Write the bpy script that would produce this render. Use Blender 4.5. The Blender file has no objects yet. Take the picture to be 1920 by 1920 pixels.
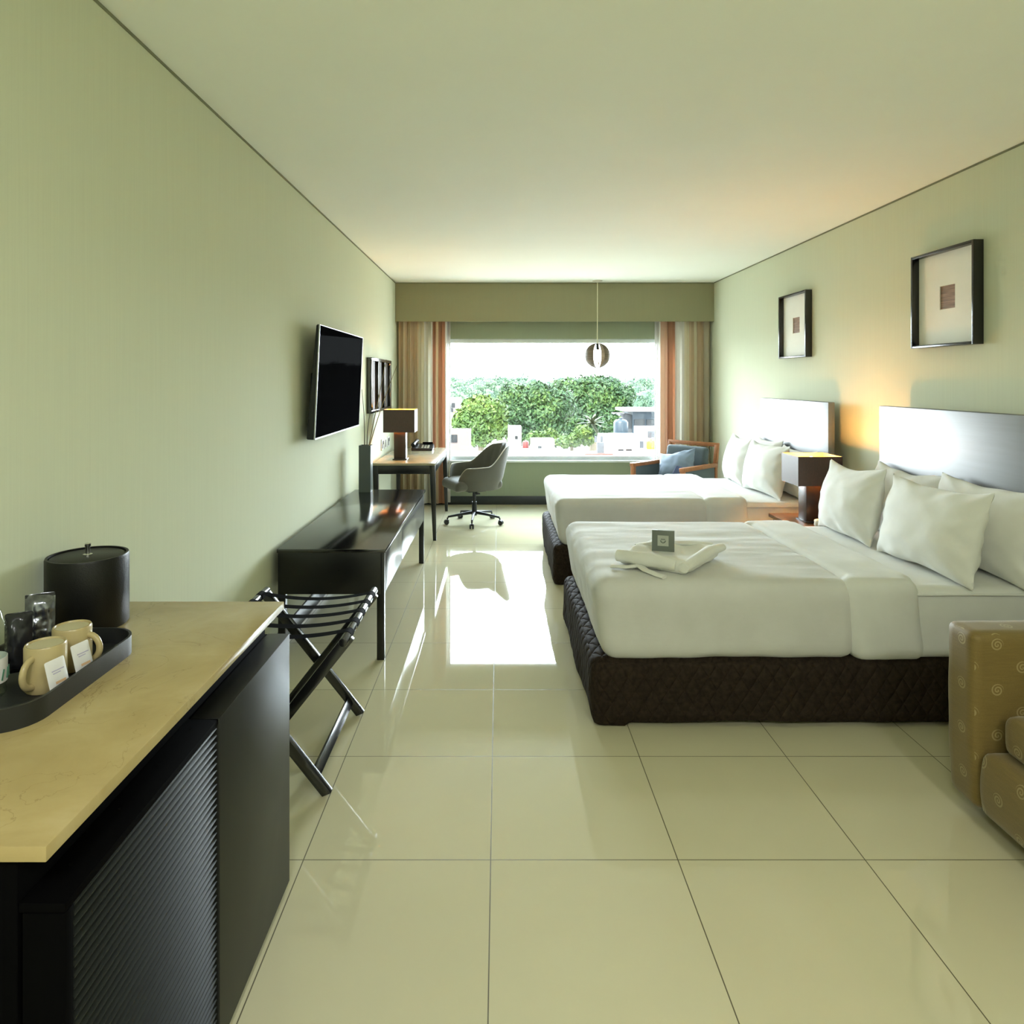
import bpy, bmesh, math, random
from mathutils import Vector, Matrix, Euler, noise
random.seed(7)
C = bpy.context.scene.collection
PI = math.pi
R = math.radians

# ------------------------------------------------------------------ camera
CAMH = 1.537
cam = bpy.data.cameras.new('camera')
cam.sensor_width = 36.0
cam.lens = 1276.0 / 1920.0 * 36.0
cam.shift_x = (960 - 935) / 1920.0
cam.shift_y = -(960 - 713) / 1920.0
cam.clip_start = 0.05
cam.clip_end = 2000
cam_o = bpy.data.objects.new('camera', cam)
cam_o.location = (0, 0, CAMH)
cam_o.rotation_euler = (PI / 2, 0, 0)
C.objects.link(cam_o)
bpy.context.scene.camera = cam_o

# ------------------------------------------------------------------ world, sun, exposure
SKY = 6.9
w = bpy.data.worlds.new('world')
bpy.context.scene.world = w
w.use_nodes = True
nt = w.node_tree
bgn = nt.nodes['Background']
tc = nt.nodes.new('ShaderNodeTexCoord')
sep = nt.nodes.new('ShaderNodeSeparateXYZ')
ramp = nt.nodes.new('ShaderNodeValToRGB')
ramp.color_ramp.elements[0].position = 0.0
ramp.color_ramp.elements[0].color = (0.88, 0.955, 1.0, 1)
ramp.color_ramp.elements[1].position = 0.8
ramp.color_ramp.elements[1].color = (0.72, 0.87, 1.0, 1)
nt.links.new(tc.outputs['Generated'], sep.inputs[0])
nt.links.new(sep.outputs['Z'], ramp.inputs[0])
nt.links.new(ramp.outputs[0], bgn.inputs['Color'])
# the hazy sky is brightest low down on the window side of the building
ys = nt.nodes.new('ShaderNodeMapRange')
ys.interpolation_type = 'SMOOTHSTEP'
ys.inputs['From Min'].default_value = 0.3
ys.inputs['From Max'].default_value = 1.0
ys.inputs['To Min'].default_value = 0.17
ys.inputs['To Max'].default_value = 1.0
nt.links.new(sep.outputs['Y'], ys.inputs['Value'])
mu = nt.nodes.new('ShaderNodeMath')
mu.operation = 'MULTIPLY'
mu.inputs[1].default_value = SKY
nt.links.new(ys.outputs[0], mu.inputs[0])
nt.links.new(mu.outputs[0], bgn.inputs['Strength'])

sun = bpy.data.lights.new('sun', 'SUN')
sun.energy = 3.0
sun.angle = R(1.0)
sun.color = (1.0, 0.95, 0.84)
sun_o = bpy.data.objects.new('sun', sun)
sun_o.rotation_euler = Vector((0.35, 0.62, -0.9)).to_track_quat('-Z', 'Y').to_euler()
C.objects.link(sun_o)

portal = bpy.data.lights.new('window_portal', 'AREA')
portal.shape = 'RECTANGLE'
portal.size = 3.0
portal.size_y = 1.5
portal.cycles.is_portal = True
portal_o = bpy.data.objects.new('window_portal', portal)
portal_o.location = (0.675, 8.47, 1.29)
portal_o.rotation_euler = (-PI / 2, 0, 0)
C.objects.link(portal_o)

sc = bpy.context.scene
sc.view_settings.view_transform = 'Standard'
sc.view_settings.look = 'None'
sc.view_settings.gamma = 1.0
sc.view_settings.use_curve_mapping = False
sc.view_settings.exposure = 2.68
sc.cycles.use_denoising = True
sc.cycles.max_bounces = 14
sc.cycles.diffuse_bounces = 8
sc.cycles.glossy_bounces = 6
sc.cycles.transmission_bounces = 8
sc.cycles.transparent_max_bounces = 16
sc.cycles.sample_clamp_indirect = 12.0

# ------------------------------------------------------------------ materials
def new_mat(name):
    m = bpy.data.materials.new(name)
    m.use_nodes = True
    return m, m.node_tree, m.node_tree.nodes['Principled BSDF']

def coords(nt, kind='Object', scale=(1, 1, 1), rot=(0, 0, 0), loc=(0, 0, 0)):
    t = nt.nodes.new('ShaderNodeTexCoord')
    mp = nt.nodes.new('ShaderNodeMapping')
    mp.inputs['Scale'].default_value = scale
    mp.inputs['Rotation'].default_value = rot
    mp.inputs['Location'].default_value = loc
    nt.links.new(t.outputs[kind], mp.inputs[0])
    return mp.outputs[0]

def noise_tex(nt, vec, scale=5, detail=4, rough=0.55, dist=0.0):
    n = nt.nodes.new('ShaderNodeTexNoise')
    n.inputs['Scale'].default_value = scale
    n.inputs['Detail'].default_value = detail
    n.inputs['Roughness'].default_value = rough
    n.inputs['Distortion'].default_value = dist
    nt.links.new(vec, n.inputs['Vector'])
    return n.outputs['Fac']

def ramp_of(nt, fac, stops, interp='LINEAR'):
    r = nt.nodes.new('ShaderNodeValToRGB')
    r.color_ramp.interpolation = interp
    e = r.color_ramp.elements
    while len(e) < len(stops):
        e.new(0.5)
    for el, (p, c) in zip(e, stops):
        el.position = p
        el.color = (c[0], c[1], c[2], 1)
    nt.links.new(fac, r.inputs[0])
    return r.outputs[0]

def bump(nt, b, h, strength=0.3, dist=0.01):
    n = nt.nodes.new('ShaderNodeBump')
    n.inputs['Strength'].default_value = strength
    n.inputs['Distance'].default_value = dist
    nt.links.new(h, n.inputs['Height'])
    nt.links.new(n.outputs[0], b.inputs['Normal'])

def math_n(nt, op, a, b=None, c=None):
    n = nt.nodes.new('ShaderNodeMath')
    n.operation = op
    for i, v in enumerate((a, b, c)):
        if v is None:
            continue
        if isinstance(v, (int, float)):
            n.inputs[i].default_value = v
        else:
            nt.links.new(v, n.inputs[i])
    return n.outputs[0]

def plain(name, col, rough=0.5, metal=0.0, ior=1.5, var=0.08, vscale=6, bumps=0.0, bscale=200, emis=None, estr=0, sheen=0.0, coat=0.0, aniso_scale=None):
    m, nt, b = new_mat(name)
    vec = coords(nt, 'Object', aniso_scale or (1, 1, 1))
    f = noise_tex(nt, vec, vscale, 5)
    lo = tuple(max(0, c * (1 - var)) for c in col)
    hi = tuple(min(1, c * (1 + var)) for c in col)
    nt.links.new(ramp_of(nt, f, [(0.3, lo), (0.7, hi)]), b.inputs['Base Color'])
    b.inputs['Roughness'].default_value = rough
    b.inputs['Metallic'].default_value = metal
    b.inputs['IOR'].default_value = ior
    b.inputs['Sheen Weight'].default_value = sheen
    b.inputs['Coat Weight'].default_value = coat
    if bumps > 0:
        bump(nt, b, noise_tex(nt, coords(nt, 'Object'), bscale, 3), bumps, 0.002)
    if emis:
        b.inputs['Emission Color'].default_value = (*emis, 1)
        b.inputs['Emission Strength'].default_value = estr
    return m

M = {}
def wall_mat(name, col):
    m, nt, b = new_mat(name)
    f = noise_tex(nt, coords(nt, 'Object', (160, 160, 2.2)), 1.0, 4, 0.6)
    f2 = noise_tex(nt, coords(nt, 'Object', (0.8, 0.8, 0.8)), 1.0, 2)
    c1 = ramp_of(nt, f, [(0.25, tuple(c * 0.97 for c in col)), (0.75, tuple(c * 1.025 for c in col))])
    nt.links.new(c1, b.inputs['Base Color'])
    b.inputs['Roughness'].default_value = 0.85
    b.inputs['Specular IOR Level'].default_value = 0.12
    bump(nt, b, f, 0.05, 0.002)
    return m
M['wall'] = wall_mat('wallpaper', (0.62, 0.65, 0.50))
M['pelmet'] = wall_mat('pelmet_paint', (0.265, 0.255, 0.155))
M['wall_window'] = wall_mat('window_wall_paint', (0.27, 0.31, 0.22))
M['ceiling'] = plain('ceiling_paint', (0.87, 0.905, 0.84), 0.8, var=0.01, vscale=2)
M['gap_shade'] = plain('gap_shade_paint', (0.19, 0.20, 0.125), 0.8)  # shade of the ceiling gap, painted as a dark colour
M['baseboard'] = plain('baseboard_wood', (0.02, 0.025, 0.027), 0.35)

def floor_mat():
    m, nt, b = new_mat('polished_tile')
    t = nt.nodes.new('ShaderNodeTexCoord')
    s = nt.nodes.new('ShaderNodeSeparateXYZ')
    nt.links.new(t.outputs['Object'], s.inputs[0])
    def line(o, off):
        a = math_n(nt, 'ADD', o, 60.0 - off)
        a = math_n(nt, 'DIVIDE', a, 0.6)
        a = math_n(nt, 'FRACT', a)
        a = math_n(nt, 'SUBTRACT', a, 0.5)
        a = math_n(nt, 'ABSOLUTE', a)
        return math_n(nt, 'GREATER_THAN', a, 0.4972)
    g = math_n(nt, 'MAXIMUM', line(s.outputs['X'], -0.0256), line(s.outputs['Y'], 2.181))
    # each tile a shade of its own
    def cell(o, off):
        a = math_n(nt, 'ADD', o, 60.0 - off)
        return math_n(nt, 'FLOOR', math_n(nt, 'DIVIDE', a, 0.6))
    comb = nt.nodes.new('ShaderNodeCombineXYZ')
    nt.links.new(cell(s.outputs['X'], -0.0256), comb.inputs[0])
    nt.links.new(cell(s.outputs['Y'], 2.181), comb.inputs[1])
    wn = nt.nodes.new('ShaderNodeTexWhiteNoise')
    nt.links.new(comb.outputs[0], wn.inputs['Vector'])
    cl = noise_tex(nt, coords(nt, 'Object'), 1.6, 4)
    f = math_n(nt, 'ADD', math_n(nt, 'MULTIPLY', wn.outputs['Value'], 0.25), math_n(nt, 'MULTIPLY', cl, 0.75))
    base = ramp_of(nt, f, [(0.2, (0.56, 0.525, 0.365)), (0.8, (0.62, 0.585, 0.41))])
    mx = nt.nodes.new('ShaderNodeMix')
    mx.data_type = 'RGBA'
    nt.links.new(g, mx.inputs[0])
    nt.links.new(base, mx.inputs[6])
    mx.inputs[7].default_value = (0.10, 0.085, 0.045, 1)
    nt.links.new(mx.outputs[2], b.inputs['Base Color'])
    nt.links.new(math_n(nt, 'ADD', math_n(nt, 'MULTIPLY', g, 0.5), 0.025), b.inputs['Roughness'])
    b.inputs['IOR'].default_value = 1.52
    return m
M['floor'] = floor_mat()

def dark_wood(name, col=(0.0045, 0.0048, 0.0052), rough=0.28, ior=1.5, axis=(40, 1.5, 40)):
    m, nt, b = new_mat(name)
    f = noise_tex(nt, coords(nt, 'Object', axis), 1.0, 5, 0.6, 0.4)
    c1 = ramp_of(nt, f, [(0.3, tuple(c * 0.85 for c in col)), (0.7, tuple(c * 1.2 for c in col))])
    nt.links.new(c1, b.inputs['Base Color'])
    nt.links.new(math_n(nt, 'ADD', math_n(nt, 'MULTIPLY', f, 0.03), rough - 0.015), b.inputs['Roughness'])
    b.inputs['IOR'].default_value = ior
    return m
M['wood_black'] = dark_wood('black_stained_wood')
M['wood_gloss'] = dark_wood('glossy_black_wood', rough=0.14, ior=1.85)
M['wood_matte'] = plain('matt_black_wood', (0.002, 0.002, 0.0022), 0.7, ior=1.08)
M['wood_rack'] = dark_wood('black_lacquered_rack', (0.006, 0.0065, 0.008), 0.25, 1.75)
M['wood_satin'] = dark_wood('satin_black_wood', rough=0.24, ior=2.3)
M['wood_head'] = dark_wood('headboard_veneer', (0.05, 0.056, 0.066), 0.46, 2.4, (40, 2, 40))
M['wood_panel'] = dark_wood('cabinet_panel', (0.012, 0.0125, 0.0115), 0.42, 1.4, (40, 40, 1.5))
M['wood_brown'] = dark_wood('dark_brown_wood', (0.030, 0.017, 0.012), 0.3, 1.5, (30, 30, 2))
M['wood_frame'] = dark_wood('black_picture_frame', (0.006, 0.006, 0.007), 0.25, 1.6)
M['wood_top'] = dark_wood('warm_brown_wood', (0.16, 0.085, 0.04), 0.35, 1.45, (2, 40, 40))
M['wood_orange'] = dark_wood('reddish_teak', (0.30, 0.115, 0.042), 0.4, 1.45, (30, 30, 30))
M['louvre'] = dark_wood('louvre_slats', (0.010, 0.012, 0.011), 0.5, 1.28, (60, 1.5, 60))

def stone_mat(name='cream_marble', k=(1, 1, 1)):
    m, nt, b = new_mat(name)
    v = coords(nt, 'Object')
    f = noise_tex(nt, v, 5, 8, 0.6, 0.6)
    f2 = noise_tex(nt, v, 26, 6, 0.7)
    base = ramp_of(nt, f, [(0.3, tuple(a * q for a, q in zip((0.36, 0.27, 0.115), k))), (0.55, tuple(a * q for a, q in zip((0.43, 0.335, 0.155), k))), (0.75, tuple(a * q for a, q in zip((0.48, 0.385, 0.20), k)))])
    vein = nt.nodes.new('ShaderNodeTexNoise')
    vein.inputs['Scale'].default_value = 3.2
    vein.inputs['Detail'].default_value = 7
    vein.inputs['Distortion'].default_value = 1.3
    nt.links.new(v, vein.inputs['Vector'])
    a = math_n(nt, 'ABSOLUTE', math_n(nt, 'SUBTRACT', vein.outputs['Fac'], 0.5))
    mask = math_n(nt, 'LESS_THAN', a, 0.0022)
    mask = math_n(nt, 'MULTIPLY', mask, math_n(nt, 'MULTIPLY', f2, 0.55))
    mx = nt.nodes.new('ShaderNodeMix')
    mx.data_type = 'RGBA'
    nt.links.new(mask, mx.inputs[0])
    nt.links.new(base, mx.inputs[6])
    mx.inputs[7].default_value = (0.16, 0.10, 0.035, 1)
    nt.links.new(mx.outputs[2], b.inputs['Base Color'])
    b.inputs['Roughness'].default_value = 0.22
    return m
M['stone'] = stone_mat()
M['desk_stone'] = stone_mat('pale_desk_marble', (0.72, 0.84, 1.2))

def cloth(name, col, rough=0.85, weave=900, strength=0.15, var=0.04, sheen=0.2, crease=0.0):
    m, nt, b = new_mat(name)
    f = noise_tex(nt, coords(nt, 'Object'), weave, 2)
    f2 = noise_tex(nt, coords(nt, 'Object'), 7, 4)
    nt.links.new(ramp_of(nt, f2, [(0.3, tuple(c * (1 - var) for c in col)), (0.7, tuple(min(1, c * (1 + var)) for c in col))]), b.inputs['Base Color'])
    b.inputs['Roughness'].default_value = rough
    b.inputs['Sheen Weight'].default_value = sheen
    b.inputs['Specular IOR Level'].default_value = 0.25
    h = f
    if crease:
        h = math_n(nt, 'ADD', math_n(nt, 'MULTIPLY', f, 0.3), math_n(nt, 'MULTIPLY', noise_tex(nt, coords(nt, 'Object', (1, 5, 3)), 9, 4, 0.5, 0.8), crease))
    bump(nt, b, h, strength, 0.003)
    return m
M['linen'] = cloth('white_linen', (0.66, 0.67, 0.65), crease=1.5)
M['blanket'] = cloth('white_blanket', (0.60, 0.60, 0.585), weave=500, strength=0.2, crease=1.2)
M['pillow'] = cloth('white_pillowcase', (0.76, 0.765, 0.735), crease=1.0)
M['terry'] = cloth('white_terry', (0.76, 0.765, 0.73), weave=350, strength=0.5)
M['grey_fabric'] = cloth('grey_upholstery', (0.105, 0.104, 0.088), 0.6, 700, 0.2)
M['piping'] = cloth('pale_piping', (0.50, 0.48, 0.40), 0.5)
M['slate_fabric'] = cloth('slate_cushion', (0.08, 0.105, 0.115), 0.7)
M['blue_pillow'] = cloth('pale_blue_cushion', (0.17, 0.22, 0.29), 0.7)
M['navy'] = cloth('navy_cloth', (0.03, 0.045, 0.10), 0.7)
M['strap'] = plain('black_webbing', (0.006, 0.0065, 0.007), 0.8, ior=1.15)
M['sheer'] = cloth('white_sheer', (0.80, 0.80, 0.78), 0.8)

def quilt_mat():
    m, nt, b = new_mat('quilted_brown_skirt')
    t = nt.nodes.new('ShaderNodeTexCoord')
    s = nt.nodes.new('ShaderNodeSeparateXYZ')
    nt.links.new(t.outputs['UV'], s.inputs[0])
    def tri(sign):
        a = math_n(nt, 'ADD', math_n(nt, 'MULTIPLY', s.outputs['X'], 14.0), math_n(nt, 'MULTIPLY', s.outputs['Y'], 9.0 * sign))
        return math_n(nt, 'ABSOLUTE', math_n(nt, 'SINE', math_n(nt, 'MULTIPLY', a, PI)))
    h = math_n(nt, 'POWER', math_n(nt, 'MINIMUM', tri(1), tri(-1)), 0.5)
    f = noise_tex(nt, coords(nt, 'Object'), 60, 4)
    nt.links.new(ramp_of(nt, f, [(0.3, (0.016, 0.0105, 0.007)), (0.7, (0.032, 0.022, 0.0145))]), b.inputs['Base Color'])
    b.inputs['Roughness'].default_value = 0.75
    b.inputs['Specular IOR Level'].default_value = 0.12
    bump(nt, b, h, 0.6, 0.012)
    return m
M['quilt'] = quilt_mat()

def spiral_mat():
    m, nt, b = new_mat('tan_spiral_fabric')
    t = nt.nodes.new('ShaderNodeTexCoord')
    s = nt.nodes.new('ShaderNodeSeparateXYZ')
    nt.links.new(t.outputs['UV'], s.inputs[0])
    PX, PZ, RAD = 0.172, 0.156, 0.0215
    def lattice(ox, oz):
        def q(o, off, p):
            a = math_n(nt, 'DIVIDE', math_n(nt, 'ADD', o, 17.2 * p / p * p * 100 + off), p)
            return math_n(nt, 'MULTIPLY', math_n(nt, 'SUBTRACT', math_n(nt, 'FRACT', a), 0.5), p)
        x = q(s.outputs['X'], ox, PX)
        z = q(s.outputs['Y'], oz, PZ)
        r = math_n(nt, 'SQRT', math_n(nt, 'ADD', math_n(nt, 'MULTIPLY', x, x), math_n(nt, 'MULTIPLY', z, z)))
        th = math_n(nt, 'DIVIDE', math_n(nt, 'ARCTAN2', z, x), 2 * PI)
        sp = math_n(nt, 'FRACT', math_n(nt, 'ADD', math_n(nt, 'ADD', math_n(nt, 'DIVIDE', r, 0.0105), th), 2.0))
        on = math_n(nt, 'LESS_THAN', sp, 0.48)
        return math_n(nt, 'MULTIPLY', on, math_n(nt, 'LESS_THAN', r, RAD))
    mask = math_n(nt, 'MAXIMUM', lattice(0.0, 0.0), lattice(PX / 2, PZ / 2))
    f = noise_tex(nt, coords(nt, 'Object', (1, 1, 1)), 320, 3)
    fl = noise_tex(nt, coords(nt, 'Object', (15, 15, 260)), 1.0, 3)
    base = ramp_of(nt, math_n(nt, 'ADD', math_n(nt, 'MULTIPLY', f, 0.5), math_n(nt, 'MULTIPLY', fl, 0.5)), [(0.3, (0.150, 0.098, 0.020)), (0.7, (0.205, 0.138, 0.032))])
    mx = nt.nodes.new('ShaderNodeMix')
    mx.data_type = 'RGBA'
    nt.links.new(math_n(nt, 'MULTIPLY', mask, 0.55), mx.inputs[0])
    nt.links.new(base, mx.inputs[6])
    mx.inputs[7].default_value = (0.44, 0.36, 0.17, 1)
    nt.links.new(mx.outputs[2], b.inputs['Base Color'])
    b.inputs['Roughness'].default_value = 0.6
    b.inputs['Sheen Weight'].default_value = 0.3
    bump(nt, b, f, 0.2, 0.002)
    return m
M['spiral'] = spiral_mat()

def curtain_mat(name, stops):
    m, nt, b = new_mat(name)
    t = nt.nodes.new('ShaderNodeTexCoord')
    s = nt.nodes.new('ShaderNodeSeparateXYZ')
    nt.links.new(t.outputs['UV'], s.inputs[0])
    col = ramp_of(nt, s.outputs['X'], stops, 'CONSTANT')
    nt.links.new(col, b.inputs['Base Color'])
    b.inputs['Roughness'].default_value = 0.7
    b.inputs['Sheen Weight'].default_value = 0.2
    f = noise_tex(nt, coords(nt, 'Object', (400, 400, 30)), 1.0, 3)
    bump(nt, b, f, 0.1, 0.001)
    tr = nt.nodes.new('ShaderNodeBsdfTranslucent')
    nt.links.new(col, tr.inputs['Color'])
    mix = nt.nodes.new('ShaderNodeMixShader')
    mix.inputs[0].default_value = 0.16
    out = nt.nodes['Material Output']
    nt.links.new(b.outputs[0], mix.inputs[1])
    nt.links.new(tr.outputs[0], mix.inputs[2])
    nt.links.new(mix.outputs[0], out.inputs['Surface'])
    return m
TAN, CRM, RUST, GRY, BEI, WHT = (0.72, 0.58, 0.40), (0.88, 0.82, 0.66), (0.56, 0.31, 0.19), (0.78, 0.76, 0.66), (0.82, 0.68, 0.50), (0.90, 0.88, 0.83)
M['curtain_l'] = curtain_mat('striped_curtain_cloth', [(0, TAN), (0.08, CRM), (0.13, BEI), (0.26, TAN), (0.33, BEI), (0.42, CRM), (0.52, WHT), (0.57, GRY), (0.66, WHT), (0.71, RUST), (0.78, BEI), (0.84, RUST), (0.97, WHT)])
M['curtain_r'] = curtain_mat('striped_curtain_fabric', [(0, WHT), (0.05, (0.78, 0.56, 0.42)), (0.18, RUST), (0.30, BEI), (0.335, WHT), (0.50, CRM), (0.58, BEI), (0.64, TAN), (0.69, CRM), (0.74, TAN), (0.82, BEI), (0.88, (0.66, 0.60, 0.46))])

def glass_mat(name, tint=(0.97, 0.99, 0.985), refl=1.45):
    m, nt, b = new_mat(name)
    nt.nodes.remove(b)
    tr = nt.nodes.new('ShaderNodeBsdfTransparent')
    tr.inputs[0].default_value = (*tint, 1)
    gl = nt.nodes.new('ShaderNodeBsdfGlossy')
    gl.inputs['Roughness'].default_value = 0.02
    lw = nt.nodes.new('ShaderNodeLayerWeight')
    lw.inputs[0].default_value = 0.5
    fac = math_n(nt, 'ADD', math_n(nt, 'MULTIPLY', math_n(nt, 'POWER', lw.outputs['Facing'], 5.0), 0.6), 0.03 * refl / 1.45)
    mix = nt.nodes.new('ShaderNodeMixShader')
    nt.links.new(fac, mix.inputs[0])
    nt.links.new(tr.outputs[0], mix.inputs[1])
    nt.links.new(gl.outputs[0], mix.inputs[2])
    nt.links.new(mix.outputs[0], nt.nodes['Material Output'].inputs['Surface'])
    return m
M['glass'] = glass_mat('window_glass')
M['clear'] = glass_mat('clear_plastic', (0.90, 0.94, 0.91), 1.4)
M['frame_white'] = plain('white_aluminium', (0.62, 0.66, 0.67), 0.35, 0.0)
M['black_plastic'] = plain('black_plastic', (0.012, 0.012, 0.013), 0.3)
def screen_mat():
    m, nt, b = new_mat('anti_glare_screen')
    b.inputs['Base Color'].default_value = (0.004, 0.004, 0.005, 1)
    b.inputs['Roughness'].default_value = 0.6
    b.inputs['Specular IOR Level'].default_value = 0.0
    g = nt.nodes.new('ShaderNodeBsdfGlossy')
    g.inputs['Roughness'].default_value = 0.03
    mix = nt.nodes.new('ShaderNodeMixShader')
    mix.inputs[0].default_value = 0.0006
    d = nt.nodes.new('ShaderNodeBsdfDiffuse')
    d.inputs[0].default_value = (0.004, 0.004, 0.005, 1)
    nt.links.new(d.outputs[0], mix.inputs[1])
    nt.links.new(g.outputs[0], mix.inputs[2])
    nt.links.new(mix.outputs[0], nt.nodes['Material Output'].inputs['Surface'])
    return m
M['screen'] = screen_mat()
M['tv_plastic'] = plain('glossy_tv_plastic', (0.006, 0.007, 0.010), 0.22)
M['silver'] = plain('brushed_silver', (0.62, 0.63, 0.66), 0.3, 1.0)
M['chrome'] = plain('chrome', (0.7, 0.7, 0.68), 0.15, 1.0)
M['black_leather'] = plain('black_leather', (0.004, 0.004, 0.0042), 0.42, ior=1.4, bumps=0.25, bscale=260)
M['tray'] = plain('charcoal_tray', (0.014, 0.015, 0.016), 0.42, bumps=0.1)
M['mug'] = plain('beige_ceramic', (0.46, 0.37, 0.19), 0.25)
M['paper_lid'] = plain('pale_paper', (0.50, 0.45, 0.29), 0.6)
M['paper'] = plain('white_paper', (0.74, 0.73, 0.76), 0.5)
M['ink_lilac'] = plain('lilac_ink', (0.45, 0.42, 0.60), 0.6)
M['ink_orange'] = plain('orange_ink', (0.70, 0.46, 0.28), 0.6)
M['ink_pale'] = plain('pale_ink', (0.35, 0.37, 0.36), 0.6)
M['ink_green'] = plain('green_ink', (0.05, 0.16, 0.10), 0.5)
M['ink_brown'] = plain('brown_ink', (0.12, 0.05, 0.03), 0.5)
M['foil_dark'] = plain('black_foil', (0.02, 0.02, 0.025), 0.2, 0.3, bumps=0.0)
M['foil'] = plain('silver_black_foil', (0.22, 0.23, 0.27), 0.2, 0.9, var=0.5, vscale=30)
M['cap_red'] = plain('red_cap', (0.55, 0.07, 0.04), 0.4)
M['vase'] = plain('grey_ceramic', (0.085, 0.105, 0.10), 0.28)
M['reed'] = plain('dry_reed', (0.10, 0.085, 0.04), 0.7)
M['reed_tan'] = plain('tan_reed', (0.30, 0.22, 0.10), 0.7)
M['mat_board'] = plain('mat_board', (0.86, 0.86, 0.80), 0.8, var=0.02)
M['art_wood'] = plain('striped_wood_art', (0.26, 0.16, 0.11), 0.6, var=0.5, vscale=1, aniso_scale=(6, 6, 140))
M['art_dark'] = plain('dark_art', (0.022, 0.014, 0.010), 0.35, var=0.5)
M['art_brown'] = plain('brown_strip', (0.12, 0.05, 0.02), 0.5)
M['plate'] = plain('white_socket_plate', (0.68, 0.68, 0.62), 0.4)
M['pend_wood'] = plain('pale_walnut', (0.20, 0.165, 0.115), 0.5, var=0.2, vscale=3, aniso_scale=(1, 1, 20))
M['canopy'] = plain('satin_nickel_paint', (0.55, 0.53, 0.44), 0.4)
M['cord'] = plain('pale_cord', (0.62, 0.60, 0.42), 0.5)
M['card_box'] = plain('grey_card', (0.13, 0.15, 0.13), 0.5)
M['card_emblem'] = plain('pale_card_emblem', (0.40, 0.42, 0.37), 0.5)
M['tissue'] = plain('pale_tissue', (0.60, 0.62, 0.55), 0.7)
M['metal_black'] = plain('black_metal', (0.012, 0.014, 0.018), 0.35, 0.2)
M['bulb'] = plain('clear_bulb', (0.9, 0.85, 0.7), 0.1, emis=(1.0, 0.86, 0.6), estr=2.0)
M['fill_lamp_diffuser'] = plain('fill_lamp_diffuser', (0.9, 0.88, 0.8), 0.5, emis=(1.0, 0.9, 0.72), estr=1.0)
M['lamp_bulb'] = plain('lit_bulb', (1, 0.8, 0.5), 0.3, emis=(1.0, 0.62, 0.25), estr=12.0)

def shade_mat():
    m, nt, b = new_mat('brown_shade_fabric')
    f = noise_tex(nt, coords(nt, 'Object', (500, 500, 60)), 1.0, 3)
    nt.links.new(ramp_of(nt, f, [(0.3, (0.055, 0.032, 0.026)), (0.7, (0.085, 0.05, 0.04))]), b.inputs['Base Color'])
    b.inputs['Roughness'].default_value = 0.38
    b.inputs['IOR'].default_value = 1.5
    return m
M['shade'] = shade_mat()
M['shade_in'] = plain('shade_lining', (0.80, 0.52, 0.22), 0.7)

# outside
def leaf_mat(name, dark, mid, light):
    m, nt, b = new_mat(name)
    f = noise_tex(nt, coords(nt, 'Object'), 0.45, 4)
    f2 = noise_tex(nt, coords(nt, 'Object'), 4.0, 3)
    ff = math_n(nt, 'ADD', math_n(nt, 'MULTIPLY', f, 0.6), math_n(nt, 'MULTIPLY', f2, 0.4))
    nt.links.new(ramp_of(nt, ff, [(0.32, dark), (0.5, mid), (0.66, light)]), b.inputs['Base Color'])
    b.inputs['Roughness'].default_value = 0.6
    return m
M['leaf'] = leaf_mat('leaf_green', (0.003, 0.020, 0.009), (0.014, 0.052, 0.009), (0.060, 0.110, 0.008))
M['leaf_yellow'] = leaf_mat('leaf_yellow_green', (0.010, 0.042, 0.009), (0.044, 0.092, 0.009), (0.095, 0.135, 0.012))
M['leaf_haze'] = leaf_mat('leaf_haze_tint', (0.032, 0.078, 0.058), (0.060, 0.115, 0.070), (0.10, 0.16, 0.08))  # distance haze painted in as a pale blue green leaf colour
M['palm'] = leaf_mat('palm_leaf', (0.020, 0.034, 0.010), (0.036, 0.045, 0.015), (0.055, 0.058, 0.022))
M['bark'] = plain('bark', (0.16, 0.13, 0.09), 0.9)
M['ground'] = plain('pale_ground', (0.66, 0.65, 0.62), 0.9, vscale=0.05, var=0.25)
M['white_wall'] = plain('white_stucco', (0.20, 0.190, 0.185), 0.8, vscale=0.5, var=0.08)
M['roof_white'] = plain('white_roof', (0.40, 0.39, 0.385), 0.8, vscale=0.4, var=0.1)
M['pink_wall'] = plain('pinkish_stucco', (0.145, 0.115, 0.105), 0.8, vscale=0.5)
M['terracotta'] = plain('terracotta', (0.11, 0.055, 0.045), 0.8)
M['blue_grey'] = plain('blue_grey_cladding', (0.014, 0.028, 0.042), 0.5)
M['grey_wall'] = plain('grey_render', (0.055, 0.058, 0.066), 0.8)
M['dark_window'] = plain('dark_window', (0.008, 0.009, 0.011), 0.3)
M['yellow'] = plain('yellow_plastic', (0.26, 0.175, 0.006), 0.5)
M['red'] = plain('red_paint', (0.12, 0.018, 0.016), 0.5)

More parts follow.
